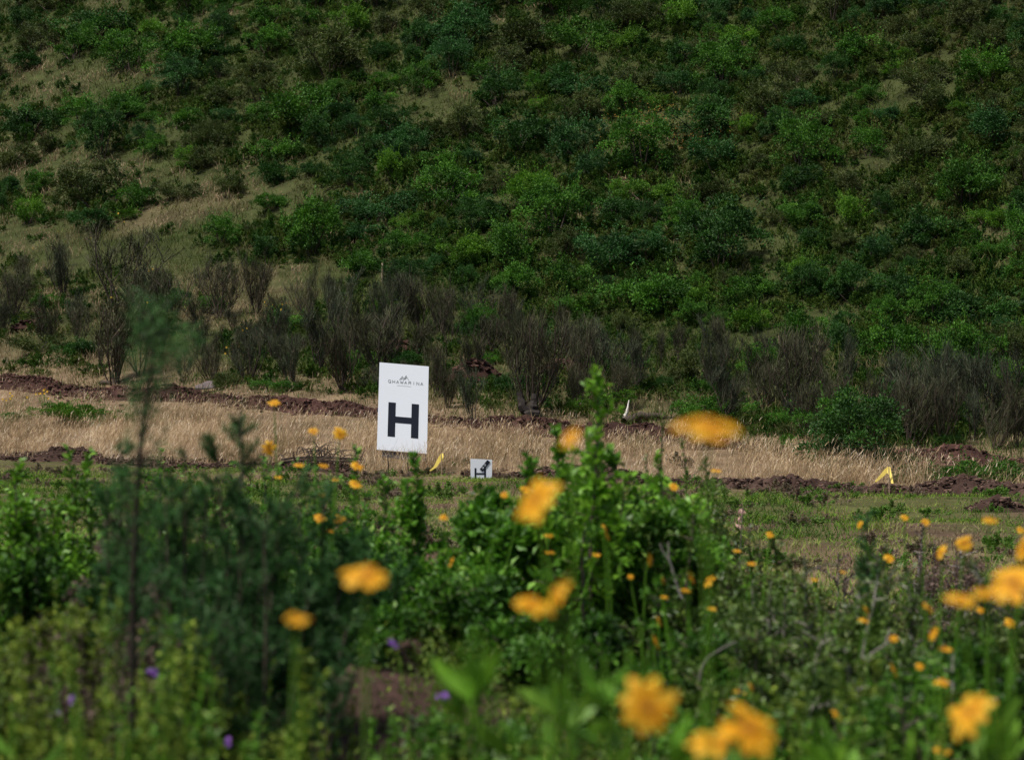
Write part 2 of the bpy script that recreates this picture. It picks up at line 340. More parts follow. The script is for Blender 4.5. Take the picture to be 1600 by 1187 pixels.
# grass between the broom shrubs and up the slope
g = Geo()
x, y = scatter(560000, -32, 25, 38, 112); s = sval(x, y)
keep = (s > 7.3) & (np.abs(x) < y*.235+1) & (rng.random(len(x)) < np.where(s < 24, 1.0, .62))
x, y = x[keep], y[keep]; n = len(x); s = sval(x, y)
pxo = x/y*F+800; pyo = 593.5-(H(x, y)-CZ)/y*F; opn = np.zeros(len(x))
for a_, b_, c_, d_ in open_patch: opn = np.maximum(opn, np.exp(-(((pxo-a_)/c_)**2+((pyo-b_)/d_)**2)**1.5))
pale = .55*opn+sst(-.02, .55, fbm(x/4, y/6, 3, 71)+.22*sst(24, 12, s)+.22*sst(-4, -12, x)*sst(60, 25, s)-.012*np.clip(x, -20, 20)-.004*np.clip(s-30,0,40))
T = np.clip(.22+.4*fbm(x/1.6, y/1.6, 3, 73)+.75*fbm(x/.4, y/.5, 2, 75)+.50*pale-.05+rng.normal(0, .12, n), 0, 1)
L = rng.uniform(.12, .36, n)*(.8+.6*fbm(x/1.5, y/1.5, 2, 72)+1.3*fbm(x/.4, y/.5, 2, 76))
blades(g, np.stack([x, y, H(x, y)-.02], -1), up(n, .38), L, np.where(s < 24, .012, .022)*rng.uniform(.7, 1.3, n), T, .4)
o = g.out('slope_grass', M_straw); tag(o, 'mixed green and straw grass covering the hillside between bushes', 'grass', kind='stuff')

# ------------------------------------------------------------------ bushes
def bush_arrays(seed, w=1.0, h=.75, nclump=34, nleaf=165, leaf=.038, spread=1.0, ragged=.25):
    """crown of separate leaf clumps set over an uneven dome, plus a few stems; unit width"""
    q = np.random.default_rng(seed); g = Geo()
    cen = []; nl = 2+seed % 3
    lobes = [(np.array([math.cos(6.283*j/nl+q.uniform(0, 1.2)), math.sin(6.283*j/nl+q.uniform(0, 1.2)), 0])*w*q.uniform(.12, .27), q.uniform(.45, .82)) for j in range(nl)]
    for i in range(nclump):
        a = q.uniform(0, 6.283); e = q.beta(1.1, 1.0)*1.45
        rad = q.uniform(.62, 1.0)+q.normal(0, ragged*.35)
        lc, ls = lobes[q.integers(len(lobes))]
        lob = 1+ragged*math.sin(a*3+seed)+ragged*.6*math.sin(a*5+2*seed)
        p = np.array([math.cos(a)*math.cos(e)*w*.42*lob*rad, math.sin(a)*math.cos(e)*w*.42*lob*rad, h*.18+math.sin(e)*h*.68*rad*(1+.5*ragged*math.sin(2*a+seed))])
        p = p*np.array([ls, ls, .35+.65*ls])*1.05+lc; cen.append(p)
    for p in cen:
        n = int(nleaf*q.uniform(.6, 1.4)); r = q.uniform(.06, .14)*w
        d = unit(q.normal(size=(n, 3))+np.array([0, 0, .45])+unit(p-np.array([0, 0, h*.2]))*.6)
        rr = r*q.uniform(.5, 1.08, n)[:, None]
        pt = p+d*rr*np.array([1.15, 1.15, .8])
        dirn = unit(d+q.normal(0, .55, (n, 3))+np.array([0, 0, .25]))
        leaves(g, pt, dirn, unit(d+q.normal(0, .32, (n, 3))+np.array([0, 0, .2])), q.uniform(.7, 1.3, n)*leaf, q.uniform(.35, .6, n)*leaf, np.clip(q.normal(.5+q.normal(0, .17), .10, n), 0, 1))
    # stray shoots breaking the outline
    ns = 20
    for i in range(ns):
        p = cen[q.integers(len(cen))]; d = unit(p-np.array([0, 0, h*.1])+q.normal(0, .15, 3)+np.array([0, 0, .2]))
        m = 16; tt = q.uniform(.08, .30, m)[:, None]
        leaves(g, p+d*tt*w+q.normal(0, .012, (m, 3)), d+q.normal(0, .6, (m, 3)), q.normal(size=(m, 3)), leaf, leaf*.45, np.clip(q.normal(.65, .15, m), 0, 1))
    b = Geo()
    for i in range(6):
        p = cen[q.integers(len(cen))]
        tube(b, curve([q.normal(0, .03), q.normal(0, .03), -.12], p*.9, q.normal(0, .05, 3)), .018*w, .006*w, 4, q.uniform(.2, .8))
    return g.arr(), b.arr()
kindspec = [dict(h=.62, nclump=32, ragged=.26), dict(h=.80, nclump=36, ragged=.18), dict(h=.55, nclump=30, ragged=.35), dict(h=.9, nclump=38, ragged=.3),
            dict(h=.70, nclump=26, ragged=.45, nleaf=140), dict(h=.5, nclump=36, ragged=.15, leaf=.032, nleaf=200)]
PROTO = {}
for vi, sp in enumerate(kindspec):
    (V, Q, T), (bV, bQ, bT) = bush_arrays(100+vi, **sp)
    for tone, m in BM.items():
        me = mk('crown', V, Q, m, T); st = mk('stems', bV, bQ, M_bark, bT)
        PROTO[vi, tone] = (me.data, st.data, sp['h'])
        bpy.data.objects.remove(me); bpy.data.objects.remove(st)
TN = list(TONES)
bushes = []
def foot(px): return np.interp(px, [0, 300, 450, 700, 850, 950, 1200, 1400, 1600], [345, 365, 405, 445, 475, 505, 525, 575, 650])
def put_bush(px, cy, wpx, tone, vi=None, hf=1.0):
    base = cy + wpx*.26*hf
    r = hit(px, base)
    if r is None: return
    x, D = r; W = wpx/F*D*1.14
    vi = int(rng.integers(len(kindspec))) if vi is None else vi
    a, b_, h0 = PROTO[vi, tone]
    o = bpy.data.objects.new('bush', None); COL.objects.link(o); o.empty_display_size = .3
    o.location = (x, D, float(H(x, D))-.03*W); o.rotation_euler = (0, 0, float(rng.uniform(0, 6.28)))
    k = float(rng.uniform(.80, 1.12))*hf
    o.scale = (W*float(rng.uniform(.9, 1.2)), W*float(rng.uniform(.85, 1.1)), W*k); o.rotation_euler = (float(rng.normal(0, .07)), float(rng.normal(0, .07)), o.rotation_euler[2])
    for nm, d in (('crown', a), ('stems', b_)):
        ch = bpy.data.objects.new(nm, d); COL.objects.link(ch); ch.parent = o
    bushes.append(dict(o=o, px=px, py=cy, w=wpx, tone=tone, zone='slope'))
D_, B_, M_, Y_, O_ = TN
notable = [(150,28,115,D_),(30,28,60,D_),(205,85,90,M_),(118,72,80,M_),(292,85,95,M_),(50,186,112,D_),(190,165,82,M_),(285,180,76,M_),(160,225,84,D_),(226,218,48,B_),
 (275,295,70,O_),(332,208,78,O_),(45,335,62,Y_),(14,292,62,D_),(140,292,112,O_),(360,288,60,O_),(430,315,58,M_),(490,263,52,D_),(470,165,120,M_),(345,375,56,M_),(490,368,112,M_),
 (610,122,55,M_),(612,198,66,D_),(588,318,104,B_),(642,340,58,Y_),(730,242,58,B_),(776,142,86,D_),(700,295,110,M_),(820,208,120,D_),(900,222,110,B_),(842,285,110,Y_),
 (868,345,110,M_),(1022,300,92,Y_),(965,325,96,D_),(800,392,106,M_),(955,395,110,B_),(1010,388,90,B_),(1008,458,130,M_),(1120,395,120,D_),(1180,450,80,M_),(880,432,96,M_),(1250,243,92,M_),
 (1098,192,96,D_),(1128,112,90,M_),(1350,145,68,M_),(1335,72,90,M_),(1540,110,110,M_),(1552,205,110,B_),(1510,282,140,M_),(1262,332,76,M_),(1332,335,70,Y_),(1440,362,100,D_),
 (1365,390,78,B_),(1250,415,84,Y_),(1268,452,76,D_),(1336,450,80,D_),(1402,455,88,D_),(1382,492,60,M_),(1456,490,78,M_),(1390,532,110,M_),(1540,478,130,D_),(1512,565,112,M_),(1575,600,80,Y_),
 (1222,30,80,M_),(905,58,96,M_),(880,115,80,D_),(1000,125,76,O_),(725,60,92,B_),(650,92,50,D_),(480,30,56,M_),(545,45,70,Y_),(1440,120,80,O_),(1450,60,70,O_),(910,130,90,B_),
 (560,410,80,M_),(640,420,70,D_),(730,400,80,Y_),(420,390,60,D_),(1090,470,70,Y_),(1450,230,90,O_),(1400,300,80,O_),(1240,110,80,O_)]
for a in notable: put_bush(*a)
def is_open(px, py): return any(((px-a)/c_)**2+((py-b_)/d_)**2 < 1 for a, b_, c_, d_ in open_patch)
tries = 0
def fill(limit, wmin, wmax, gapf, zone_ok, tonef):
    global tries
    k = 0
    while len(bushes) < limit and k < 9000:
        k += 1
        px = float(rng.uniform(-25, 1625)); py = float(rng.uniform(-10, 640)); wv = float(rng.uniform(wmin, wmax))
        if not zone_ok(px, py): continue
        if any(abs(q['px']-px) < (q['w']+wv)*.5*gapf and abs(q['py']-py) < (q['w']+wv)*.5*gapf*.62 for q in bushes): continue
        put_bush(px, py, wv, tonef(px, py))
def tonef(px, py):
    right = px > 1000
    pr = [.20, .16, .28, .12, .24] if not right else [.24, .14, .28, .07, .27]
    if px > 1200 and py < 330: pr = [.24, .10, .20, .03, .43]
    return TN[int(rng.choice(5, p=pr))]
onhill = lambda px, py: py < foot(px)-14 and not is_open(px, py)
fill(190, 62, 105, .80, onhill, tonef)
fill(272, 38, 66, .72, onhill, tonef)
NH = len(bushes)

line2_ = lambda px: np.interp(px, [0, 300, 600, 900, 1150, 1500, 1600], [588, 600, 628, 655, 682, 712, 716])
# small scrub between the countable bushes, too many and too small to count
g = Geo(); small = []
for vi in range(4):
    (V, Q, T), _ = bush_arrays(300+vi, h=.6, nclump=9, nleaf=15, leaf=.115, ragged=.35)
    small.append((V, Q, T))
cnt = 0
for k in range(11500):
    px = rng.uniform(-30, 1630); py = rng.uniform(-20, 720)
    low_ = py > foot(px)+5
    if low_ and py > line2_(px)-2: continue
    if is_open(px, py) and rng.random() < .82: continue
    r = hit(px, py)
    if r is None: continue
    x, D = r
    if fbm(np.array(x/3), np.array(D/3), 2, 91) < -.36 + (0 if px > 500 else .16) + (.12 if low_ else 0): continue
    V, Q, T = small[rng.integers(4)]; W = rng.choice([.22, .3, .4, .5, .65])*rng.uniform(.85, 1.15)*(.75 if low_ else 1); a = rng.uniform(0, 6.28)
    v = V*np.array([W, W, W*rng.uniform(.7, 1.2)]); v = np.stack([v[:, 0]*math.cos(a)-v[:, 1]*math.sin(a), v[:, 0]*math.sin(a)+v[:, 1]*math.cos(a), v[:, 2]], -1)
    tt = np.clip(T*.25+rng.uniform(0, .5)+(.18 if px > 1150 and py < 330 else 0)*rng.random()*1.5, 0, 1)
    g.add(v+np.array([x, D, float(H(x, D))-.04]), Q, tt); cnt += 1
o = g.out('hillside_scrub', M_scrub); tag(o, 'low mixed scrub filling the hillside between the larger bushes', 'scrub', kind='stuff')

# weeds and tufts dotted over the field and along the ridge
g = Geo()
for k in range(1300):
    D = float(rng.uniform(16, 44)); x = float(rng.uniform(-.23, .23)*D); s1 = float(sval(x, D))
    if s1 > 6.5 or (s1 > .2 and rng.random() < .35): continue
    near = abs(s1+1.0) < .8
    if near and rng.random() < .3: continue
    if not near and float(fbm(np.array(x/1.2), np.array(D/2), 3, 123)) < .02: continue
    V, Q, T = small[rng.integers(4)]; W = rng.uniform(.12, .42)
    g.add(V*np.array([W, W, W*rng.uniform(.5, .9)])+np.array([x, D, float(H(x, D))-.02]), Q, np.clip(T*.4+rng.choice([.15, .3, .6, .75]), 0, 1))
o = g.out('field_weeds', mat('field_weed_leaf', [(0, (.03, .09, .01)), (.5, (.09, .19, .02)), (.75, (.13, .12, .06)), (1, (.17, .12, .09))], transl=.2, obj_rand=0)); tag(o, 'small green and brown weeds dotted over the open field', 'weeds', kind='stuff')

# ------------------------------------------------------------------ broom shrubs of the lower slope
def broom_arrays(seed, nst=9, fan=.5, ntw=1500, bare=.25, h=1.0):
    q = np.random.default_rng(seed); b = Geo(); g = Geo()
    tips = []
    for i in range(nst):
        a = q.uniform(0, 6.283); out = fan*q.uniform(.25, 1)
        p1 = np.array([math.cos(a)*out*.6, math.sin(a)*out*.6, h*q.uniform(.50, .95)])
        bow = np.array([math.cos(a), math.sin(a), 0])*q.uniform(-.02, .12)+q.normal(0, .04, 3)
        c = curve([q.normal(0, .03), q.normal(0, .03), -.06], p1, bow, 8)+np.cumsum(q.normal(0, .020, (8, 3)), 0)*np.linspace(0, 1, 8)[:, None]
        tube(b, c, .011, .003, 4, q.uniform(0, 1)); tips.append(c)
        for j in range(3):
            k = q.integers(2, 7); e = c[k]+np.array([q.normal(0, .10), q.normal(0, .10), q.uniform(.18, .35)])
            cc = curve(c[k], e, q.normal(0, .03, 3), 5); tube(b, cc, .006, .003, 3, q.uniform(0, 1)); tips.append(np.vstack([cc[:1], cc]))
    n = ntw; P0 = []; DD = []
    for k in range(n):
        c = tips[q.integers(len(tips))]; f = bare+(1-bare)*q.beta(1.6, 1.1); fi = f*(len(c)-1); i = min(int(fi), len(c)-2)
        P0.append(c[i]+(c[i+1]-c[i])*(fi-i)); d = unit(c[i+1]-c[i]+1e-6); DD.append(d+q.normal(0, .34, 3)+np.array([0, 0, .35]))
    P0 = np.array(P0)+q.normal(0, .030, (n, 3))*np.array([1,1,.6]); DD = np.array(DD)
    blades(g, P0, DD, q.uniform(.06, .20, n)*h, q.uniform(.003, .0062, n), np.clip(q.normal(.5, .22, n), 0, 1), .12)
    m = 260; c_ = np.array([tips[q.integers(len(tips))][q.integers(1, 5)] for _ in range(m)])+q.normal(0, .05, (m, 3)); leaves(g, c_, q.normal(size=(m, 3))+np.array([0, 0, .8]), q.normal(size=(m, 3)), .035, .014, q.uniform(.68, .85, m))
    return g.arr(), b.arr()
bspec = [dict(nst=9, fan=.45), dict(nst=12, fan=.62), dict(nst=7, fan=.9, bare=.5, ntw=1100), dict(nst=14, fan=.5, ntw=1900), dict(nst=6, fan=.35, ntw=1000), dict(nst=16, fan=.75, ntw=2100, bare=.2)]
BP = {}
for vi, sp in enumerate(bspec):
    (V, Q, T), (bV, bQ, bT) = broom_arrays(500+vi, **sp)
    for nm, m in (('grey brown', M_broom), ('grey green', M_broomg)):
        a = mk('twigs', V, Q, m, T); s2 = mk('branches', bV, bQ, M_bark, bT); BP[vi, nm] = (a.data, s2.data)
        bpy.data.objects.remove(a); bpy.data.objects.remove(s2)
brooms = []
def blossom(parent, pts, r=.03, m=None):
    g = Geo()
    for p in pts:
        d = unit(np.array([rng.normal(0, .4), -1, rng.uniform(0, .8)])); u = unit(np.cross(d, [0, 0, 1])); v = np.cross(u, d)
        a = np.arange(6)*math.pi/3+rng.uniform(0, 1); dirs = np.cos(a)[:, None]*u+np.sin(a)[:, None]*v
        leaves(g, np.repeat([p], 6, 0), dirs+d*.3, np.repeat([d], 6, 0), r, r*.8, rng.uniform(0, 1, 6))
    return g.out('blossom', m or M_yel, parent)
def put_broom(px, base, top, vi=None, tone=None, wide=1.0, flowers=0):
    r = hit(px, base)
    if r is None: return
    x, D = r; hh = (base-top)/F*D
    vi = int(rng.integers(len(bspec))) if vi is None else vi
    tone = tone or ('grey brown' if rng.random() < .55 else 'grey green')
    o = bpy.data.objects.new('broom_shrub', None); COL.objects.link(o); o.empty_display_size = .3
    f_ = 1; o.location = (x, D, float(H(x, D))); o.rotation_euler = (float(rng.normal(0, .12)), float(rng.normal(0, .12)), float(rng.uniform(0, 6.28)))
    o.scale = (hh*wide, hh*wide, hh)
    for nm, d in (('twigs', BP[vi, tone][0]), ('branches', BP[vi, tone][1])):
        ch = bpy.data.objects.new(nm, d); COL.objects.link(ch); ch.parent = o
    if flowers:
        f = np.stack([rng.normal(0, .22, flowers), rng.normal(0, .22, flowers), rng.uniform(.85, 1.12, flowers)], -1)
        blossom(o, f[:max(2, flowers//2)], .034/hh)
    brooms.append(dict(o=o, px=px, py=(base+top)/2, w=(base-top)*.7*wide, h=base-top, tone=tone, fl=flowers))
nb = [(185,482,348,2,'grey brown',1.35,3),(98,465,372,3,'grey green',.8,9),(22,500,425,5,'grey brown',1.1,0),(72,545,470,1,'grey brown',.9,0),(180,600,455,3,'grey brown',1.05,5),
 (345,500,405,5,'grey brown',1.0,0),(400,495,400,3,'grey brown',.8,0),(478,500,425,1,'grey brown',.9,0),(455,600,515,3,'grey green',.9,0),(537,612,505,3,'grey brown',.9,0),
 (600,565,470,1,'grey green',.9,0),(655,520,430,3,'grey brown',.9,0),(690,525,440,3,'grey brown',.9,0),(790,520,450,5,'grey brown',.9,0),(835,650,485,5,'grey brown',.85,0),(815,600,500,3,'grey brown',.8,0),
 (745,520,440,1,'grey green',.8,0),(1003,575,508,4,'grey brown',.8,0),(1030,580,512,4,'grey brown',.8,0),(1060,575,500,4,'grey brown',.9,0),(1130,560,492,3,'grey brown',.8,0),
 (1240,645,512,5,'grey brown',1.0,0),(1300,655,560,1,'grey brown',.9,0),(1370,695,590,5,'grey brown',.9,0),(1425,700,585,3,'grey brown',.9,0),(1470,700,600,5,'grey brown',.9,0),(1555,705,615,1,'grey brown',1,0),
 (1180,600,535,1,'grey brown',.9,0),(960,640,560,3,'grey brown',.9,0),(900,640,575,5,'grey brown',.9,0),(700,640,575,3,'grey brown',.8,0),(740,660,560,4,'grey green',.8,0),(330,600,520,1,'grey brown',.9,0),(390,600,510,5,'grey green',.9,2),
 (430,560,480,1,'grey brown',.9,5),(250,560,480,1,'grey brown',.9,0),(1590,700,610,3,'grey brown',.9,0),(1520,690,610,4,'grey green',.9,0)]
for a in nb: put_broom(*a)
line2 = lambda px: np.interp(px, [0, 300, 600, 900, 1150, 1500, 1600], [588, 600, 628, 655, 682, 712, 716])
topl = lambda px: np.interp(px, [0, 300, 600, 900, 1150, 1350, 1600], [430, 440, 470, 505, 545, 610, 665])
bopen = [(265,440,50,30),(40,560,90,30),(1020,555,60,28),(120,440,30,25),(560,470,30,22)]
k = 0
while len(brooms) < 104 and k < 6000:
    k += 1
    px = float(rng.uniform(-20, 1620)); b0 = float(rng.uniform(topl(px)+12, line2(px)-2)); hp = float(rng.choice([42, 55, 70, 85, 108]))*(.8+.3*(b0-430)/250)
    if any(((px-a)/c_)**2+((b0-b_)/d_)**2 < 1 for a, b_, c_, d_ in bopen): continue
    if any(abs(q['px']-px) < 30 and abs(q['py']+q['h']/2-b0) < 17 for q in brooms): continue
    put_broom(px, b0, b0-hp, None, None, float(rng.uniform(.6, 1.4)))

# green bushes standing among the brooms
low = [(58,532,90,O_,2,.8),(118,545,80,D_,5,.8),(255,465,90,D_,0,.8),(325,470,70,M_,2,.9),(438,505,80,M_,0,.8),(612,482,60,Y_,1,1),(905,528,84,D_,0,1.1),(958,560,90,M_,2,.7),(975,512,44,O_,1,1),
 (1092,580,84,O_,1,1.1),(955,628,70,Y_,4,.9),(905,640,50,Y_,4,.8),(1300,672,100,M_,1,1.2),(1338,692,140,D_,3,1.0),(1392,712,90,B_,5,.8),(1215,705,44,O_,5,.7),(1090,640,80,M_,2,.9),(112,642,105,Y_,5,.75),(170,650,60,M_,5,.7),(1548,738,120,M_,5,.8),(1600,735,80,O_,2,.8),(1500,650,90,M_,0,.9),
 (750,505,90,D_,5,.9),(690,470,60,O_,2,.9),(560,560,60,M_,2,.9),(640,560,70,D_,5,.9),(360,590,60,O_,2,.8),(430,600,70,M_,5,.7),(1440,740,70,O_,2,.8),(1240,670,60,O_,2,.8),(1160,640,60,M_,2,.9),(20,650,60,M_,5,.6)]
for k in range(26):
    px = float(rng.uniform(0, 1600)); f = float(rng.uniform(.1, .95)); yy = float(np.interp(px, [0, 300, 600, 900, 1150, 1350, 1600], [430, 440, 470, 505, 545, 610, 665])*(1-f)+line2_(px)*f)
    low.append((px, yy-8, float(rng.uniform(34, 66)), [M_, O_, Y_, D_, M_][int(rng.integers(5))], int(rng.integers(6)), float(rng.uniform(.7, 1))))
for a in low:
    put_bush(*a); bushes[-1]['zone'] = 'foot'

# ------------------------------------------------------------------ the signboard
sx = (629.5-800)/F*42.6; sy = 42.6
sign = thing('signboard', 'tall white signboard with a big black H, standing in dry grass', 'signboard', (sx, sy, 0))
k_ = 42.6/F
sign.rotation_euler = (R(-10), 0, 0); sign.scale = (1, 1, 1.015)
def sp(px, py, dy=0): return (( px-629.5)*k_, dy, CZ+(593.5-py)*k_)
TL, TR, BR, BL = (591.5, 566), (669, 572.5), (667, 709), (588.5, 702.5)
def bil(u, v):       # u right 0..1, v down 0..1 on the panel
    x = (TL[0]*(1-u)+TR[0]*u)*(1-v)+(BL[0]*(1-u)+BR[0]*u)*v
    y = (TL[1]*(1-u)+TR[1]*u)*(1-v)+(BL[1]*(1-u)+BR[1]*u)*v
    return x, y
def slab(g, uv, y0, y1, T=.5):      # quad prism on the panel plane
    f = [sp(*bil(u, v), y0) for u, v in uv]; bk = [sp(*bil(u, v), y1) for u, v in uv]
    g.add(f+bk, [[0, 1, 2, 3], [7, 6, 5, 4], [0, 4, 5, 1], [1, 5, 6, 2], [2, 6, 7, 3], [3, 7, 4, 0]], T)
g = Geo(); slab(g, [(0, 0), (1, 0), (1, 1), (0, 1)], -.02, 0.0); g.out('panel', M_white, sign)
g = Geo()
for uv in ([(.02, .01), (.98, .01), (.98, .05), (.02, .05)], [(.02, .96), (.98, .96), (.98, .99), (.02, .99)], [(.01, .06), (.06, .06), (.06, .95), (.01, .95)], [(.94, .06), (.99, .06), (.99, .95), (.94, .95)]):
    slab(g, uv, .002, .045)
g.out('frame', M_wood, sign)
g = Geo(); slab(g, [(.10, 1.004), (.985, 1.004), (.985, 1.09), (.10, 1.075)], .012, .03); g.out('shaded_lower_board', M_shaded_board, sign)  # bottom of the board, its shade painted in as a dark strip
for u in (.1, .9):
    g = Geo(); a = sp(*bil(u, .3)); tube(g, [(a[0], .075, a[2]), (a[0], .075, float(H(sx+a[0], sy))-.15)], .028, .028, 6); g.out('post', M_wood, sign)
# the letter H: two uprights and a bar, butted
Hl = lambda u0, v0, u1, v1: [(u0, v0), (u1, v0), (u1, v1), (u0, v1)]
g = Geo()
slab(g, Hl(.205, .448, .352, .838), -.024, -.0202); slab(g, Hl(.672, .445, .818, .835), -.024, -.0202); slab(g, Hl(.352, .605, .672, .677), -.0238, -.0202)
g.out('letter_h', M_ink, sign)
# name above it, letter by letter as strokes
ST = {'Q': [(0,.2,0,.8),(0,.2,.3,0),(.3,0,.7,0),(.7,0,1,.2),(1,.2,1,.8),(1,.8,.7,1),(.7,1,.3,1),(.3,1,0,.8),(.6,.7,1.05,1.1)], 'H': [(0,0,0,1),(1,0,1,1),(0,.5,1,.5)],
 'A': [(0,1,.5,0),(.5,0,1,1),(.2,.65,.8,.65)], 'W': [(0,0,.25,1),(.25,1,.5,.2),(.5,.2,.75,1),(.75,1,1,0)], 'R': [(0,0,0,1),(0,0,.8,0),(.8,0,1,.25),(1,.25,.8,.5),(.8,.5,0,.5),(.5,.5,1,1)],
 'I': [(.5,0,.5,1)], 'N': [(0,1,0,0),(0,0,1,1),(1,1,1,0)], '0': [(0,.2,0,.8),(0,.2,.3,0),(.3,0,.7,0),(.7,0,1,.2),(1,.2,1,.8),(1,.8,.7,1),(.7,1,.3,1),(.3,1,0,.8)]}
def strokes(g, segs, u0, v0, du, dv, th, slabf, y0=-.023, y1=-.0202):
    for a, b_, c_, d_ in segs:
        A = np.array([u0+a*du, v0+b_*dv]); B = np.array([u0+c_*du, v0+d_*dv]); asp = np.array([1, 78/137.])
        d = (B-A)/asp; n = np.array([-d[1], d[0]]); n = n/max(np.hypot(*n), 1e-9)*th*asp; e = (B-A)*.06
        slabf(g, [tuple(A-e+n), tuple(B+e+n), tuple(B+e-n), tuple(A-e-n)], y0, y1)
g = Geo(); word = 'QHAWARINA'
for i, ch in enumerate(word):
    wv = .046 if ch not in 'WI' else (.062 if ch == 'W' else .03)
    uc = .185+.0815*i+.03; strokes(g, ST[ch], uc-wv/2, .192, wv, .031, .0046, slab)
g.out('lettering', M_grey_ink, sign)
g = Geo(); strokes(g, [(0,1,.3,.25),(.3,.25,.5,.75),(.5,.75,.72,0),(.72,0,1,.9),(.15,.95,.38,.55),(.42,1,.72,.3),(.6,.85,.78,.45)], .415, .128, .18, .052, .005, slab); g.out('mountain_emblem', M_grey_ink, sign)
g = Geo()
for i in range(13): slab(g, Hl(.37+i*.022, .243+(i % 2)*.001, .37+i*.022+.012, .251), -.023, -.0202)
g.out('small_print', M_faint, sign)

g = Geo(); n = 900; gx2 = sx+rng.uniform(-.75, .75, n); gy2 = rng.uniform(41.6, 42.35, n)
blades(g, np.stack([gx2, gy2, H(gx2, gy2)-.02], -1), up(n, .2, (.15, 0)), rng.uniform(.3, .62, n)*rng.choice([.7, 1, 1.15], n), .005, np.clip(rng.normal(.5, .25, n), 0, 1), .35)
o = g.out('tall_grass', M_dry); tag(o, 'taller dry grass stalks standing before the foot of the signboard', 'grass', kind='stuff')
# small second board, half hidden by the shrub
D2 = 39.9; k2 = D2/F; s2x = (752-800)*k2
sg = thing('small_sign', 'small low white sign with part of a black H and a dark diagonal numbered band', 'sign', (s2x, D2, 0))
def q2(px, py, y): return ((px-752)*k2, y, CZ+(593.5-py)*k2)
def slab2(g, pts, y0, y1, T=.5):
    f = [q2(*p, y0) for p in pts]; bk = [q2(*p, y1) for p in pts]
    g.add(f+bk, [[0, 1, 2, 3], [7, 6, 5, 4], [0, 4, 5, 1], [1, 5, 6, 2], [2, 6, 7, 3], [3, 7, 4, 0]], T)
g = Geo(); slab2(g, [(735, 716.5), (769, 718), (768.5, 755), (735.5, 753)], -.015, 0); g.out('panel', M_white, sg)
g = Geo(); slab2(g, [(741.5, 731), (744.2, 731), (744.2, 750), (741.5, 750)], -.019, -.0152); slab2(g, [(756.5, 731), (759.2, 731), (759.2, 750), (756.5, 750)], -.019, -.0152); slab2(g, [(744.2, 738.5), (756.5, 738.5), (756.5, 741), (744.2, 741)], -.0188, -.0152); g.out('letter_h', M_ink, sg)
g = Geo(); slab2(g, [(749.5, 732.8), (761.5, 718.2), (766, 721.5), (754.5, 736.5)], -.023, -.0192); g.out('diagonal_band', M_ink, sg)
g = Geo(); dv = np.array([.62, -.785]); nv = np.array([.785, .62])
for ctr in ((754.3, 730.2), (757.6, 726.0)):
    for a, b_, c_, d_ in ST['0']:
        A = np.array(ctr)+dv*(a-.5)*2.3+nv*(b_-.5)*3.0; B = np.array(ctr)+dv*(c_-.5)*2.3+nv*(d_-.5)*3.0; d = unit(B-A); n = np.array([-d[1], d[0]])*.28
        slab2(g, [tuple(A+n), tuple(B+n), tuple(B-n), tuple(A-n)], -.026, -.0232)
g.out('number', M_white, sg)
for px in (739, 765):
    g = Geo(); a = q2(px, 735, .03); tube(g, [a, (a[0], .03, -.1)], .02, .02, 5); g.out('post', M_wood, sg)

# ------------------------------------------------------------------ survey flags, stakes, rocks, dead wood
def flag(px, base, D, poly, label, grp):
    """limp strip of yellow tape folded over a thin stick; poly = two ribbons in photo pixels about its place"""
    x = (px-800)/F*D; o = thing('marker_flag', label, 'marker flag', (x, D, 0), grp)
    kk = D/F
    for j, rib in enumerate(poly):
        g = Geo(); rows = []
        for (ax, ay, bx, by, dy) in rib:
            rows += [((ax-px)*kk, dy-.006, CZ+(593.5-ay)*kk), ((bx-px)*kk, dy-.006, CZ+(593.5-by)*kk), ((ax-px)*kk, dy, CZ+(593.5-ay)*kk), ((bx-px)*kk, dy, CZ+(593.5-by)*kk)]
        Q = []
        for i in range(len(rib)-1):
            a = i*4; Q += [[a, a+1, a+5, a+4], [a+2, a+6, a+7, a+3], [a, a+4, a+6, a+2], [a+1, a+3, a+7, a+5]]
        g.add(rows, Q, .5); g.out('tape', M_yflag, o)
    g = Geo(); top = rib[0]; tx = (top[0]-px)*kk
    tube(g, [(tx, .01, CZ+(593.5-top[1])*kk), (tx+.01, .01, float(H(x, D))-.1)], .008, .008, 5); g.out('stick', M_wood, o)
G2 = 'yellow tape marker flags'
flag(684, 740, 40.9, [[(689, 708, 692, 713, .08), (685, 714, 690, 719, .05), (681, 722, 686, 724, .02), (678, 728, 682, 730, .0), (671, 734.5, 672.5, 736, -.02)], [(689.5, 708, 692.5, 709, .08), (690, 713, 693, 713, .05), (690.5, 719, 692.5, 720, .02)]], 'yellow tape flag on a stick just right of the big white sign', G2)
flag(1384, 758, 34.4, [[(1389.5, 729.5, 1393, 731, .14), (1383, 734, 1388, 738.5, .10), (1377, 741, 1381, 744.5, .05), (1367, 751.5, 1369, 753, .0)], [(1389, 730, 1393.5, 730, .14), (1387.5, 738, 1394, 737, .10), (1391.5, 746, 1395, 745, .05), (1392.5, 755, 1396, 755, .0)]], 'yellow folded tape flag before the dark bush at the right', G2)
def stake(px, top, base, label, m=M_wood, r=.035):
    x, D = hit(px, base); zt = CZ+(593.5-top)/F*D; z0 = float(H(x, D))
    g = Geo(); tube(g, [(0, 0, -.1), (.01, 0, (zt-z0)*.5), (.015, 0, zt-z0)], r, r*.9, 6); o = g.out('wooden_stake', m, loc=(x, D, z0)); tag(o, label, 'stake', 'wooden stakes on the slope')
stake(597, 411, 440, 'short pale wooden stake between bushes above the white sign')
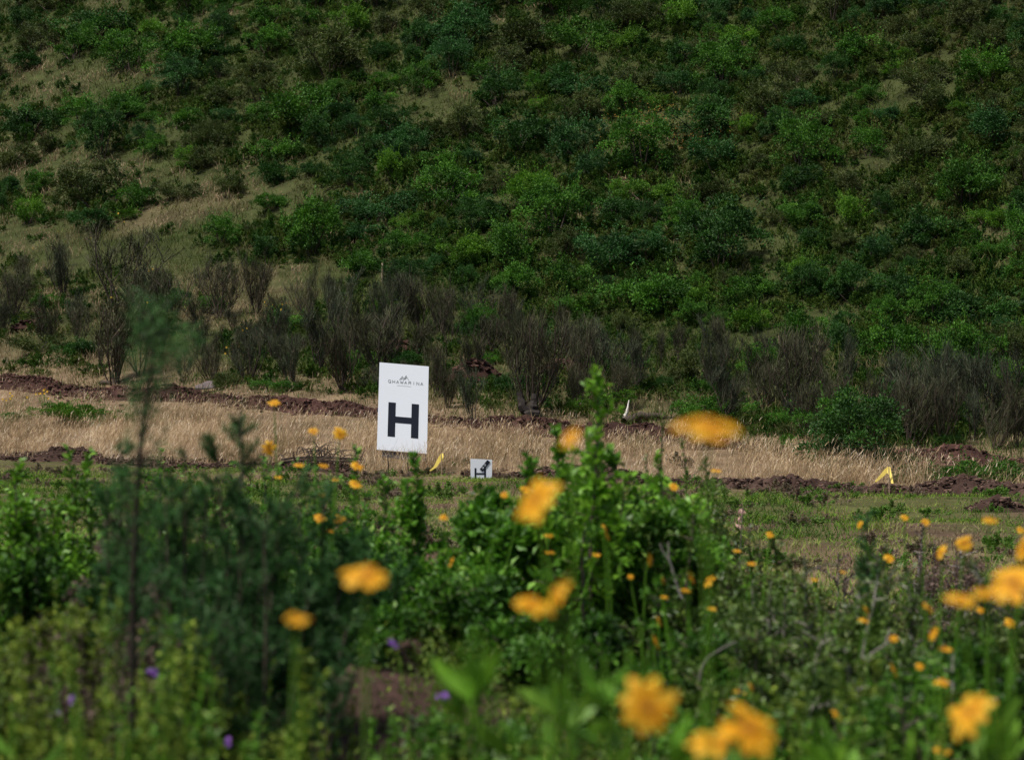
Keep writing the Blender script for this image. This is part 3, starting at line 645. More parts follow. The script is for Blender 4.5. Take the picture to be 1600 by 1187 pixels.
stake(913, 468, 494, 'thin greyish wooden stake in pale grass at the foot of the slope', M_greybark, .028)
stake(1217, 524, 540, 'short light brown stake behind the large broom right of centre')
stake(424, 369, 392, 'grey weathered stake upper left of the white sign', M_greybark, .04)
def clodheap(px, base, wpx, hpx, n, m, label, name='soil_heap', cat='soil heap'):
    x, D = hit(px, base); W = wpx/F*D; Hh = hpx/F*D; g = Geo()
    gx_ = np.clip(rng.normal(0, .22, n), -.45, .45)*W; gy_ = np.clip(rng.normal(0, .25, n), -.4, .4); gz = Hh*np.clip(1-(gx_/(W*.5))**2, 0, 1)*rng.uniform(.2, .9, n)
    uu, vv = np.meshgrid(np.linspace(-1, 1, 40), np.linspace(-1, 1, 20), indexing='ij'); rr_ = np.clip(1-uu**2-vv**2, 0, 1)
    ii = np.arange(800).reshape(40, 20); g.add(np.stack([uu*W*.56, vv*.55, rr_*Hh*(.75+.5*fbm(uu*3+px, vv*3, 3, 9))-.05*(rr_ <= 0)-.02], -1), np.stack([ii[:-1, :-1], ii[1:, :-1], ii[1:, 1:], ii[:-1, 1:]], -1).reshape(-1, 4), .4)
    lump_field(n, np.stack([gx_, gy_, gz*.8], -1), rng.uniform(.03, .09, n)*(W/1.2), g)
    o = g.out(name, m, loc=(x, D, float(H(x, D))), smooth=False); tag(o, label, cat); return o
clodheap(622, 545, 62, 17, 80, M_red, 'rusty red heap of clods above the big white sign')
clodheap(742, 592, 84, 38, 120, M_red, 'purplish red soil heap right behind the big white sign')
clodheap(880, 575, 70, 14, 70, M_red, 'low dark red soil heap below the dark bush at centre')
clodheap(1120, 700, 100, 16, 110, M_red, 'reddish earth clods just below the large blurred orange flower')
clodheap(1465, 738, 105, 16, 100, M_red, 'brown earth clods right of the folded yellow flag')
clodheap(1560, 800, 90, 30, 120, M_soil, 'dark soil heap at the right edge of the field')
clodheap(50, 512, 60, 12, 50, M_red, 'pinkish red soil patch under the left brooms')
def rock(px, base, wpx, hpx, label, m=M_rock, D=None):
    if D is None: x, D = hit(px, base)
    else: x = (px-800)/F*D
    W = wpx/F*D; Hh = hpx/F*D; g = Geo(); lump_field(1, np.array([[0, 0, 0]]), [1], g); V, Q, T = g.arr()
    V = V*np.array([W/2.4, W/3, Hh/1.0]); o = mk('rock', V, Q, m, T, loc=(x, D, float(H(x, D))), smooth=True)
    sb = o.modifiers.new('smooth', 'SUBSURF'); sb.levels = 2; sb.render_levels = 2; tag(o, label, 'rock'); return o
rock(325, 607, 46, 13, 'flat grey purple boulder on the grass left of the sign')
rock(100, 738, 16, 6, 'small pale stone on the dark soil at the left')
# dead stump and branches
def snag(name, px, base, segs, m, label, cat, D=None, sides=7):
    if D is None: x, D = hit(px, base)
    else: x = (px-800)/F*D
    kk = D/F; z0 = float(H(x, D)); g = Geo()
    for pts, r0, r1 in segs:
        pp = [((a-px)*kk, dy, CZ+(593.5-b_)*kk-z0) for a, b_, dy in pts]
        pp = np.array(pp); tt = np.linspace(0, len(pp)-1, len(pp)*3)
        sm = np.stack([np.interp(tt, np.arange(len(pp)), pp[:, i]) for i in range(3)], -1); sm += rng.normal(0, .012, sm.shape)*min(1, r0*30)
        tube(g, sm, r0, r1, sides, .4)
    o = g.out(name, m, loc=(x, D, z0)); tag(o, label, cat); return o
snag('tree_stump', 826, 664, [([(826, 672, 0), (826, 650, 0), (816, 632, 0), (810, 612, .05)], .17, .05), ([(828, 655, 0), (834, 635, .05), (836, 618, .1)], .16, .05), ([(822, 650, -.1), (840, 645, -.1), (846, 655, 0)], .10, .05)], mat('charred_wood', [(0, (.012, .009, .008)), (1, (.05, .04, .034))], rough=.9, noise=.6), 'dark charred forked stump in the dry grass right of the sign', 'tree stump')
snag('dead_branch', 976, 662, [([(976, 656, 0), (979, 643, 0), (984, 627, .05)], .045, .012), ([(976, 655, 0), (972, 648, 0)], .02, .01)], M_pale, 'white bleached dead branch sticking up left of the blurred flower', 'branch')
snag('fallen_log', 960, 666, [([(975, 660, 0), (1000, 650, .1), (1030, 650, .2), (1060, 656, .2)], .10, .04)], M_bark, 'dark fallen log beside the bleached branch', 'log')
snag('fallen_branch', 172, 602, [([(155, 598, 0), (168, 597, 0), (178, 603, .0), (185, 614, .1)], .06, .04), ([(178, 603, 0), (176, 590, .1), (170, 575, .1)], .05, .02)], M_bark, 'dark curved root of a dead broom at the left', 'branch')
# tangle of cut branches on the ridge
g = Geo(); Dp = 43.0; xp = (505-800)/F*Dp; z0 = float(H(xp, Dp))
for i in range(6): tube(g, curve([-.75, rng.normal(0, .1), rng.uniform(0, .1)], [.75, rng.normal(0, .1), rng.uniform(0, .1)], [0, 0, rng.uniform(0, .15)], 8), .012, .007, 4, .2)
for i in range(60):
    a = rng.uniform(0, 6.28); l = rng.uniform(.15, .5); c0 = np.array([rng.normal(0, .35), rng.normal(0, .2), rng.uniform(.02, .22)])
    c1 = c0+np.array([math.cos(a)*l, math.sin(a)*l*.5, rng.uniform(-.1, .16)]); c0[0] = np.clip(c0[0], -.7, .7); tube(g, curve(c0, c1, [0, 0, rng.uniform(0, .3)], 6), .009, .004, 4, rng.uniform(0, .5))
o = g.out('brush_pile', M_bark, loc=(xp, Dp, z0+.12)); tag(o, 'tangle of dark cut twigs on the soil ridge left of the sign', 'brush pile')
# small red cap of a survey peg
xr_, Dr = (1561-800)/F*34.5, 34.5
o = thing('survey_peg', 'short peg with a bright red cap at the right end of the soil ridge', 'peg', (xr_, Dr, float(H(xr_, Dr))))
zc_ = CZ+(593.5-770)/F*34.5-float(H(xr_, Dr))
g = Geo(); tube(g, [(0, 0, -.1), (0, 0, zc_)], .012, .012, 6); g.out('stake', M_wood, o)
g = Geo(); tube(g, [(0, 0, zc_-.05), (0, 0, zc_-.02), (0, 0, zc_+.02), (0, 0, zc_+.045)], .034, .02, 8); g.out('cap', M_redcap, o)
# thin twigs standing out of the near edge below the sign
for (px, tp, bs, lab) in ((606, 712, 735, 'thin dark twig upright below the left corner of the sign'), (637, 722, 740, 'thin dark twig upright under the middle of the sign')):
    D = 41.4; x = (px-800)/F*D; z0 = float(H(x, D)); zt = CZ+(593.5-tp)/F*D-z0
    g = Geo(); tube(g, [(0, 0, -.1), (.01, 0, zt*.6), (-.005, 0, zt)], .014, .007, 5, .1); o = g.out('twig', M_bark, loc=(x, D, z0)); tag(o, lab, 'twig')

# ------------------------------------------------------------------ foreground plants
def root_of(px, D): x = (px-800)/F*D; return x, D, float(H(x, D))
fg = []
def leafy(name, px, top, D, wpx, leaf, m, label, n=2600, cat='shrub', bright=.5, twig=M_bark, spires=9, elong=.5, dens=2.6, body=.6):
    """leafy shrub: arching stems, each carrying side shoots set with real leaves"""
    x, y, z = root_of(px, D); Hh = CZ+(593.5-top)/F*D-z; W = wpx/F*D
    o = thing(name, label, cat, (x, y, z)); g = Geo(); b = Geo(); shoots = []
    for i in range(spires):
        a = rng.uniform(0, 6.283); rr = W*.5*math.sqrt(rng.uniform(0, 1)); hz = Hh*(1-.55*(rr/(W*.5))**1.7)*rng.uniform(.78, 1.0)
        if i == 0: rr *= .2; hz = Hh
        tip = np.array([math.cos(a)*rr, math.sin(a)*rr, hz]); c = curve([rng.normal(0, .03), rng.normal(0, .03), -.05], tip, [math.cos(a)*W*.12, math.sin(a)*W*.12, 0], 9)
        c[1:] += np.cumsum(rng.normal(0, .008, (8, 3)), 0)
        tube(b, c, .008+.004*Hh, .002, 5, rng.uniform(0, 1)); shoots.append((c, .28))
        for j in range(9):
            f = rng.uniform(.22, .97); k = min(int(f*8), 7); p = c[k]+(c[k+1]-c[k])*(f*8-k)
            aa = rng.uniform(0, 6.283); ln = W*rng.uniform(.10, .30)*(1.15-f*.6)
            e = p+np.array([math.cos(aa)*ln, math.sin(aa)*ln, ln*rng.uniform(.1, .9)]); cc = curve(p, e, [0, 0, ln*.15], 5)
            tube(b, cc, .0035, .0014, 4, rng.uniform(0, 1)); shoots.append((cc, 0))
    n = int(n*dens); ln = np.array([np.linalg.norm(c[-1]-c[0])*(1-f0) for c, f0 in shoots]); pr = ln/ln.sum(); who = rng.choice(len(shoots), n, p=pr)
    tq = np.linspace(0, 1, 9); PL = np.array([np.stack([np.interp(tq, np.linspace(0, 1, len(c)), c[:, i]) for i in range(3)], -1) for c, f0 in shoots]); F0 = np.array([f0 for c, f0 in shoots])
    f = (F0[who]+(1-F0[who])*rng.random(n))*7.999; ii = f.astype(int); A = PL[who, ii]; B = PL[who, ii+1]; P0 = A+(B-A)*(f-ii)[:, None]; T0 = B-A
    # leafy mass low in the shrub: uneven clumps of foliage
    kf = rng.random(n) < body; nf = int(kf.sum()); nc = max(8, int(W*Hh*45)); ca = rng.uniform(0, 6.283, nc); cr_ = W*.5*np.sqrt(rng.uniform(0, 1, nc)); ch_ = Hh*rng.uniform(.05, .90, nc)*(1-.5*(cr_/(W*.5))**2)
    cc_ = np.stack([np.cos(ca)*cr_, np.sin(ca)*cr_, ch_], -1); ctone = rng.normal(0, .16, nc); wc = rng.integers(0, nc, nf); dd = rdir(nf); dd[:, 2] += .3; P0[kf] = cc_[wc]+unit(dd)*rng.uniform(.02, .085, nf)[:, None]; T0[kf] = unit(dd)*.4+rng.normal(0, .3, (nf, 3))
    T0 = unit(T0); side = unit(np.cross(T0, rdir(n))); dr = unit(side*.9+T0*.55+np.array([0, 0, .15]))
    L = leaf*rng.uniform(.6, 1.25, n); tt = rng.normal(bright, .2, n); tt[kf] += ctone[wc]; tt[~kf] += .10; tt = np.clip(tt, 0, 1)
    if leaf > .06: lances(g, P0, dr, unit(np.array([0, 0, 1.])+rng.normal(0, .35, (n, 3))), L, L*elong, tt)
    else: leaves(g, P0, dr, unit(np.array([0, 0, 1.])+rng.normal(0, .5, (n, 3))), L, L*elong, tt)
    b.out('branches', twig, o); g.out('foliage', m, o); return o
def feathery(px, top, D, wpx, label, n=16000, plumes=10, h0=0, name='feathery_shrub', ln=.028, wd=.0026, group=None, pts=None, cat='shrub'):
    """tall soft plumes of thread-like leaves"""
    x, y, z = root_of(px, D); Hh = CZ+(593.5-top)/F*D-z; W = wpx/F*D
    o = thing(name, label, cat, (x, y, z)); g = Geo(); b = Geo(); P0 = []; DD = []; pl = []
    for i in range(plumes):
        a = rng.uniform(0, 6.283); rr = W*.5*math.sqrt(rng.uniform(.02, 1)); hz = Hh*(1-.32*(rr/(W*.5))**2)*rng.uniform(.72, .97)
        if i == 0: rr = W*.03; hz = Hh
        c = curve([rng.normal(0, .02), rng.normal(0, .02), -.05], [math.cos(a)*rr, math.sin(a)*rr, hz], [math.cos(a)*W*.08, math.sin(a)*W*.08, 0], 9)
        tube(b, c, .006, .002, 5, rng.uniform(0, .6))
        for j in range(26):
            f = rng.uniform(h0+.12, 1); k = min(int(f*8), 7); p = c[k]+(c[k+1]-c[k])*(f*8-k); aa = rng.uniform(0, 6.283); l2 = W*rng.uniform(.06, .20)*(1.25-.8*f)+.02
            e = p+np.array([math.cos(aa)*l2, math.sin(aa)*l2, l2*rng.uniform(.5, 1.4)]); cc = curve(p, e, [0, 0, l2*.1], 4); tube(b, cc, .0018, .0008, 3, .3); pl.append(cc)
    who = rng.integers(0, len(pl), n); f = rng.random(n)*3
    A = np.array([pl[w_][min(int(q), 2)] for w_, q in zip(who, f)]); B = np.array([pl[w_][min(int(q), 2)+1] for w_, q in zip(who, f)])
    fr = (f-np.floor(f))[:, None]; P0 = A+(B-A)*fr; T0 = unit(B-A)
    blades(g, P0, T0*1.1+rng.normal(0, .55, (n, 3)), ln*rng.uniform(.6, 1.4, n), wd, np.clip(rng.normal(.5, .2, n), 0, 1), .15)
    b.out('stems', M_bark, o); g.out('foliage', M_feather, o); return o
# near bank, left
feathery(375, 640, 6.6, 200, 'tall dark feathery shrub, tallest of its clump left of the sign', 19000, 14)
feathery(295, 705, 6.4, 190, 'dark feathery shrub leaning over the left part of the clump', 15000, 13)
feathery(460, 740, 6.8, 220, 'dark feathery shrub on the right of the clump, beside orange flowers', 28000, 14)
feathery(405, 830, 6.0, 330, 'dark feathery bush low in front of the clump', 20000, 20)
feathery(185, 705, 6.9, 130, 'dark feathery shrub behind the lone tall stem at the left', 20000, 10)
feathery(1355, 800, 9.0, 60, 'small soft green feathery plant alone at the right', 5500, 6, name='feathery_plant', cat='plant')
feathery(560, 840, 8.0, 160, 'dark feathery bush between the clump and the leafy shrub', 18000, 11)
# lone tall stem with a plume bent to the right
xt, yt, zt = root_of(205, 5.6); kk = 5.6/F
o = thing('tall_plant', 'lone tall blurred green stem with a plume bending right, left of the sign', 'plant', (xt, yt, zt))
def q3(px, py): return np.array([(px-205)*kk, 0, CZ+(593.5-py)*kk-zt])
ex = [(q3(float(np.interp(yy, [480, 620, 780, 1100], [232, 230, 214, 206])), yy), q3(float(np.interp(yy, [480, 620, 780, 1100], [232, 230, 214, 206]))+sg_*float(rng.uniform(14, 45)), yy-float(rng.uniform(25, 60)))) for yy in range(500, 1060, 20) for sg_ in (-1, 1)]
g = Geo(); stem = np.array([q3(205, 1150), q3(208, 900), q3(214, 780), q3(221, 680), q3(230, 620), q3(238, 560), q3(240, 510), q3(232, 480)]); tube(g, stem, .009, .003, 6, .1)
g2 = Geo(); arms = [(q3(238, 575), q3(300, 522)), (q3(236, 590), q3(290, 545)), (q3(238, 540), q3(215, 490)), (q3(240, 545), q3(262, 500)), (q3(238, 560), q3(232, 470)), (q3(228, 640), q3(205, 600)), (q3(214, 790), q3(180, 740)), (q3(210, 850), q3(250, 800))]
for (a, b_), nn, sp_ in zip(arms+ex, (260, 220, 90, 90, 120, 60, 90, 90)+(34,)*len(ex), (.018, .02, .022, .02, .02, .012, .016, .016)+(.012,)*len(ex)):
    c = curve(a, b_, [0, 0, .01], 7); tube(g, c, .002, .001, 4, .3); f = rng.beta(1.3, .9, nn)*5.99; i = f.astype(int); p = c[i]+(c[i+1]-c[i])*(f-i)[:, None]+rng.normal(0, sp_, (nn, 3))
    blades(g2, p, (b_-a)[None]/np.linalg.norm(b_-a)*.8+rng.normal(0, .5, (nn, 3)), .022, .002, np.clip(rng.normal(.6, .2, nn), 0, 1), .2)
g.out('stem', M_bark, o); g2.out('foliage', M_feather, o)
# central leafy shrubs
leafy('leafy_shrub', 645, 720, 10.5, 150, .042, M_leafy, 'glossy leafy shrub just below the left corner of the white sign', 3200)
leafy('leafy_shrub', 575, 695, 11.0, 150, .042, M_leafy, 'low leafy shrub with orange flowers left of the sign foot', 1500)
leafy('leafy_shrub', 850, 668, 10, 330, .046, M_leafy, 'dense glossy shrub hiding the small sign', 7000, spires=15, bright=.6)
leafy('leafy_shrub', 815, 712, 9.3, 230, .044, M_leafy, 'broad dark glossy shrub low in front of the small sign', 4600, spires=12, bright=.42)
leafy('leafy_shrub', 912, 585, 9.0, 190, .046, M_lance, 'bright green upright shrub rising tallest at the centre', 1100, spires=9, bright=.6, body=.25)
leafy('leafy_shrub', 725, 790, 9.6, 220, .040, M_leafy, 'glossy shrub under the small sign, left of the tallest one', 3000, spires=11, bright=.55)
leafy('leafy_shrub', 1020, 715, 10.0, 250, .038, M_lance, 'light green shrub right of the tallest one', 1800, spires=10, bright=.5)
leafy('leafy_shrub', 1045, 655, 12, 210, .022, M_thorn, 'grey green fine leaved shrub under the large blurred orange flower', 2600)
leafy('leafy_shrub', 965, 715, 9.4, 330, .042, M_leafy, 'wide glossy shrub at the centre behind the blurred flowers', 7500, spires=15, bright=.5)
leafy('leafy_shrub', 1100, 722, 12.0, 250, .030, M_thorn, 'mid green shrub at the left end of the right hand soil ridge', 3000)
leafy('leafy_shrub', 1090, 800, 9, 280, .026, M_thorn, 'small leaved shrub carrying a column of orange flowers', 4200, spires=11)
leafy('leafy_shrub', 700, 900, 8.2, 260, .030, M_leafy, 'dark leafy shrub in front of the spoil mound', 4200, spires=12, bright=.38)
leafy('leafy_shrub', 850, 915, 7.8, 240, .030, M_leafy, 'dark leafy shrub directly below the centre blurred flower pair', 4200, spires=12, bright=.35)
leafy('leafy_shrub', 140, 708, 11.0, 340, .040, M_lance, 'green low growth before the soil ridge near the left edge', 4600, spires=14, bright=.55)
leafy('leafy_shrub', 1060, 790, 10.8, 260, .030, M_leafy, 'green growth left of the withered stalk', 4600, spires=13, bright=.5)
# twiggy shrubs at the right
leafy('twiggy_shrub', 1240, 858, 8.2, 290, .020, M_thorn, 'tangled small leaved shrub with grey twigs, left one at the right', 4200, twig=M_greybark, spires=13)
leafy('twiggy_shrub', 1385, 855, 8.0, 290, .020, M_thorn, 'tangled small leaved shrub with pale curved stems, middle one at the right', 4200, twig=M_greybark, spires=13)
leafy('twiggy_shrub', 1530, 860, 7.8, 290, .022, M_thorn, 'tangled small leaved shrub at the right edge behind blurred flowers', 4200, twig=M_greybark, spires=13)
leafy('twiggy_shrub', 1300, 1000, 6.6, 300, .022, M_thorn, 'low thorny shrub below the pale curved stems', 4200, twig=M_greybark, spires=12, bright=.42)
leafy('twiggy_shrub', 1480, 1010, 6.4, 300, .024, M_leafy, 'low leafy shrub in the bottom right corner area', 3600, twig=M_greybark, spires=12, bright=.4)
leafy('dry_shrub', 1455, 815, 14.0, 90, .022, M_brownweed, 'dry brown leafless looking shrub with pale curled tips at the right', 1200, twig=M_greybark)
leafy('dry_shrub', 1500, 850, 13.0, 200, .022, M_brownweed, 'wide greyish dry weed patch shrub near the right edge', 2600, twig=M_greybark, spires=11)
leafy('dry_shrub', 1330, 862, 13.0, 180, .024, M_brownweed, 'greyish dry shrub behind the small feathery plant', 2000, twig=M_greybark, spires=9)
# left mixed growth
leafy('weedy_shrub', 40, 722, 9.5, 190, .040, M_lance, 'light green leafy weed shrub at the left edge', 1800, spires=8)
leafy('weedy_shrub', 120, 705, 10.0, 130, .036, M_lance, 'light green leafy shrub, second from the left edge', 1300, spires=7)
leafy('weedy_shrub', 120, 960, 6.0, 260, .018, M_brownweed, 'brownish pink seed heads mixed through the bottom left weeds', 2400, spires=14)
leafy('weedy_shrub', 160, 790, 7.6, 210, .026, M_brownweed, 'brownish pink seeding weed at the left behind small leaves', 2000, spires=9)
leafy('weedy_shrub', 55, 800, 8.2, 200, .034, M_leafy, 'dark leafy bush at the left edge', 2600, spires=9, bright=.35)
leafy('weedy_shrub', 255, 780, 8.4, 180, .030, M_leafy, 'dark leafy bush behind the left tall stem', 2200, spires=9, bright=.35)
leafy('weedy_shrub', 250, 905, 6.2, 160, .024, M_brownweed, 'reddish brown seeding weed left of the feathery clump', 1500, spires=8)
leafy('weedy_shrub', 480, 745, 11.0, 150, .030, M_leafy, 'low leafy growth with orange flowers on the soil ridge left', 1500, spires=8)
leafy('leafy_shrub', 40, 712, 12.0, 360, .036, M_lance, 'light green low growth behind the left edge bushes', 3200, spires=12)
leafy('leafy_shrub', 250, 712, 12.2, 340, .030, M_leafy, 'green low growth right of the lone tall stem', 3200, spires=12)
leafy('leafy_shrub', 410, 718, 11.5, 340, .030, M_leafy, 'green low growth seen through the feathery clump', 3200, spires=12)
leafy('leafy_shrub', 520, 735, 10.5, 280, .030, M_leafy, 'green growth around the three close orange flowers', 3600, spires=12)
leafy('leafy_shrub', 620, 830, 9.6, 260, .030, M_leafy, 'leafy growth below the gap of open field', 3600, spires=12)
leafy('leafy_shrub', 1175, 812, 10.5, 280, .026, M_thorn, 'small leaved shrub behind the withered stalk', 4000, spires=12)
leafy('leafy_shrub', 1010, 900, 7.4, 320, .026, M_leafy, 'dark shrub behind the round blurred flower', 5000, spires=13, bright=.35)
leafy('leafy_shrub', 1200, 960, 7.0, 320, .024, M_thorn, 'dim small leaved shrub low between the right flowers', 5000, spires=13, bright=.45)
leafy('leafy_shrub', 1560, 1000, 6.6, 240, .026, M_leafy, 'dark leafy shrub in the right corner below the row', 3600, spires=10, bright=.4)
leafy('leafy_shrub', 560, 960, 7.6, 200, .026, M_leafy, 'small dark shrub left of the spoil mound', 3000, spires=9, bright=.4)
leafy('weedy_shrub', 100, 930, 6.4, 300, .024, M_weed, 'yellow green small leaved weeds massed at the bottom left', 2600, spires=20, bright=.55, body=.3)
leafy('weedy_shrub', 280, 1010, 5.8, 260, .022, M_weed, 'yellow green small leaved weeds below the feathery clump', 1900, spires=18, bright=.5, body=.3)
leafy('weedy_shrub', 20, 1000, 5.4, 240, .024, M_weed, 'yellow green small leaved weeds in the bottom left corner', 2200, spires=18, bright=.55, body=.3)
leafy('weedy_shrub', 520, 1060, 6.0, 260, .022, M_weed, 'sparse green weeds on the spoil mound', 900, spires=8, bright=.6, dens=1.0)
leafy('weedy_shrub', 760, 1050, 5.8, 260, .024, M_leafy, 'green weeds at the bottom right of the mound', 3000, spires=12, bright=.5, dens=1.6)
leafy('weedy_shrub', 1120, 1060, 5.6, 300, .024, M_leafy, 'green weeds between the bottom blurred flowers', 3000, spires=12, bright=.5, dens=1.8)
leafy('weedy_shrub', 1360, 1080, 5.6, 300, .024, M_leafy, 'green weeds at the bottom left of the corner flower', 3000, spires=12, bright=.5, dens=1.8)
# herbs of the bottom left: upright stems set with small yellow green leaves
def herb(px, top, D, label, m=M_weed, n=90, leaf=.02, stems=3, name='weed', purple=False, spread=.05):
    x, y, z = root_of(px, D); Hh = CZ+(593.5-top)/F*D-z; o = thing(name, label, 'weed', (x, y, z), 'weeds on the near bank'); g = Geo(); b = Geo()
    for i in range(stems):
        tip = np.array([rng.normal(0, spread), rng.normal(0, spread), Hh*(1 if i == 0 else rng.uniform(.6, .95))]); c = curve([0, 0, -.03], tip, rng.normal(0, .03, 3)*[1, 1, 0], 8); tube(b, c, .003, .0015, 4, .6)
        f = (.2+.8*rng.random(n))*6.99; k = f.astype(int); p = c[k]+(c[k+1]-c[k])*(f-k)[:, None]; aa = rng.uniform(0, 6.283, n)
        leaves(g, p, np.stack([np.cos(aa), np.sin(aa), rng.uniform(.1, .9, n)], -1), np.array([0, 0, 1.])+rng.normal(0, .3, (n, 3)), leaf*rng.uniform(.6, 1.3, n), leaf*.5, np.clip(rng.normal(.6, .2, n), 0, 1))
    b.out('stem', M_lance, o); g.out('foliage', m, o)
    if purple: blossom(o, [tip*0+np.array([c[-1][0], c[-1][1], Hh])]+[np.array([rng.normal(0, .006), rng.normal(0, .006), Hh+rng.normal(0, .006)]) for _ in range(4)], .008, M_purple)
    return o
herbs = []
for k in range(120):
    px = float(rng.uniform(-10, 560)) if k < 84 else float(rng.uniform(560, 1500)); D = float(rng.uniform(4.2, 7.2)); top = float(rng.uniform(900, 1120)) if px < 350 else float(rng.uniform(1010, 1150))
    if 340 < px < 680 and rng.random() < .7: continue
    o = herb(px, top, D, '', n=int(rng.uniform(50, 120)), leaf=float(rng.uniform(.013, .026)), stems=int(rng.integers(2, 5)), m=M_weed if rng.random() < .75 else M_leafy); herbs.append(dict(o=o, px=px, py=top))
for px, top in ((112, 1092), (85, 1112), (47, 1138), (238, 1048), (358, 1158), (614, 1008), (692, 1088)):
    o = herb(px, top, 5.6, 'x', n=30, leaf=.018, stems=1, name='purple_wildflower', purple=True, spread=.004); o['label'] = ''; o['category'] = 'wildflower'; herbs.append(dict(o=o, px=px, py=top, p=1))
# grassy broad-leaved tufts out of focus
tufts = []
def tuft(px, top, D, n, L, wd, name='broad_leaf_tuft', m=M_lance, spread=.35):
    x, y, z = root_of(px, D); zt = CZ+(593.5-top)/F*D; g = Geo(); p = np.zeros((n, 3)); p[:, 2] = zt-z-L*.9; p += rng.normal(0, .02, (n, 3))
    p[:, 2] += rng.uniform(-.6, .1, n)*L; d = up(n, spread*1.9); L = L*.62; wd = wd*1.25; n2 = n; lances(g, p, d, np.stack([rng.normal(0, 1, n), rng.normal(0, 1, n), np.full(n, .3)], -1), L*rng.uniform(.6, 1.05, n), wd*rng.uniform(.7, 1.2, n), np.clip(rng.normal(.55, .2, n), 0, 1), .12)
    o = thing(name, '', 'plant', (x, y, z), 'broad leaved tufts on the near bank'); g.out('foliage', m, o)
    b = Geo(); tube(b, [(0, 0, -.05), (.01, 0, (zt-z)*.5), (0, 0, max(zt-z-L*.6, .05))], .005, .003, 5, .5); b.out('stem', M_lance, o)
    tufts.append(dict(o=o, px=px, py=top)); return o
for a in ((740, 925, 3.6, 22, .14, .022), (945, 975, 3.6, 18, .12, .020), (885, 1010, 4.0, 20, .13, .018), (1100, 1050, 3.2, 7, .10, .028), (1290, 1080, 4.2, 24, .12, .02), (1545, 1040, 4.0, 24, .12, .02),
          (200, 1060, 3.8, 8, .18, .016), (120, 1075, 3.6, 7, .2, .016), (20, 1020, 3.8, 8, .2, .016), (800, 1080, 3.4, 9, .14, .02), (690, 1100, 3.2, 8, .14, .022), (960, 1120, 3.4, 9, .12, .02),
          (1180, 1120, 3.6, 9, .12, .018), (1420, 1120, 3.8, 9, .12, .016), (250, 1110, 3.4, 6, .16, .014), (600, 1120, 3.8, 8, .12, .016), (870, 1120, 3.0, 6, .12, .022)):
    tuft(*a)
# near bank ground cover (stuff)
g = Geo(); n = 300000
x, y = scatter(n, -3, 3, 4.6, 12.5); kp = np.abs(x) < y*.23+.3; x, y = x[kp], y[kp]; n = len(x); fb = fbm(x/.35, y/.35, 3, 95)
pxx = x/y*F+800; kp = (rng.random(n) < (.35+.9*fb+.15)*(1-.5*np.exp(-((pxx-520)/150)**2)*(y < 8.6))); x, y, fb = x[kp], y[kp], fb[kp]; n = len(x)
zz = H(x, y)+rng.uniform(0, .30, n)**1.2*sst(-.35, .5, fb)
T = np.clip(.36+.7*fbm(x/.5, y/.5, 2, 97)+rng.normal(0, .16, n), 0, 1)
leaves(g, np.stack([x, y, zz], -1), up(n, .9), rdir(n)+np.array([0, 0, .8]), rng.uniform(.012, .032, n), rng.uniform(.006, .014, n), T)
o = g.out('ground_cover', M_weed); tag(o, 'low mixed weeds covering the near bank', 'ground cover', kind='stuff')
g = Geo(); n = 9000; x, y = scatter(n, -3, 3, 4.6, 12.5)
blades(g, np.stack([x, y, H(x, y)-.01], -1), up(n, .6), rng.uniform(.05, .2, n), .004, rng.uniform(0, 1, n), .4)
o = g.out('dead_stalks', M_brownweed); tag(o, 'dead brown stalks and litter lying among the weeds', 'litter', kind='stuff')
for (px, D, wp, hp, lab) in ((430, 7.4, 150, 40, 'brown blurred earth lump at the bottom left of centre'), (600, 7.8, 150, 60, 'brown mossy earth lump left of the spoil hollow'), (790, 7.2, 130, 40, 'brown blurred earth lump at the bottom centre'), (350, 6.4, 60, 24, 'greyish blurred stone at the bottom left')):
    o = rock(px, 0, wp, hp, lab, M_soil, D)
# pale stems in the tangled shrub
snag('bare_stem', 1340, 0, [([(1335, 1100, 0), (1332, 1060, 0), (1345, 1030, 0), (1385, 1008, 0), (1395, 985, .05)], .0055, .0025), ([(1332, 1060, 0), (1350, 1020, .02), (1362, 960, .04)], .004, .002)], M_greybark, 'thin pale grey forked stem curving through the tangled right shrub', 'stem', D=7.0, sides=5)
snag('bare_stem', 1140, 0, [([(1090, 1070, 0), (1100, 1030, 0), (1150, 1010, .1), (1190, 995, .1)], .004, .002)], M_greybark, 'low pale grey stem left of the forked pale stem', 'stem', D=7.0, sides=5)
snag('bare_stem', 1050, 0, [([(1064, 935, 0), (1048, 880, 0), (1030, 850, 0)], .005, .002), ([(1056, 910, 0), (1046, 870, .02), (1044, 848, .03)], .004, .002)], M_greybark, 'short grey forked twig above the small leaved shrub', 'stem', D=8.6, sides=5)
# pinkish withered stalk in the field at the right
xq, yq, zq = root_of(1156, 17.0); o = thing('withered_plant', 'pinkish withered leaf stalk on the field right of centre', 'plant', (xq, yq, zq)); kk = 17./F
g = Geo(); tp = CZ+(593.5-793)*kk-zq; tube(g, [(0, 0, -.05), (0, 0, tp*.5), (.02, 0, tp)], .006, .003, 5); g.out('stem', M_greybark, o)
g = Geo(); n = 30; leaves(g, np.stack([rng.normal(0, .012, n), rng.normal(0, .012, n), tp-rng.uniform(0, .13, n)], -1), np.stack([rng.normal(0, .5, n), rng.normal(0, .5, n), np.full(n, -.6)], -1), rdir(n), .04, .016, rng.uniform(.5, 1, n)); g.out('withered_leaf', mat('pink_leaf', [(0, (.30, .13, .11)), (1, (.62, .42, .36))], transl=.2), o)

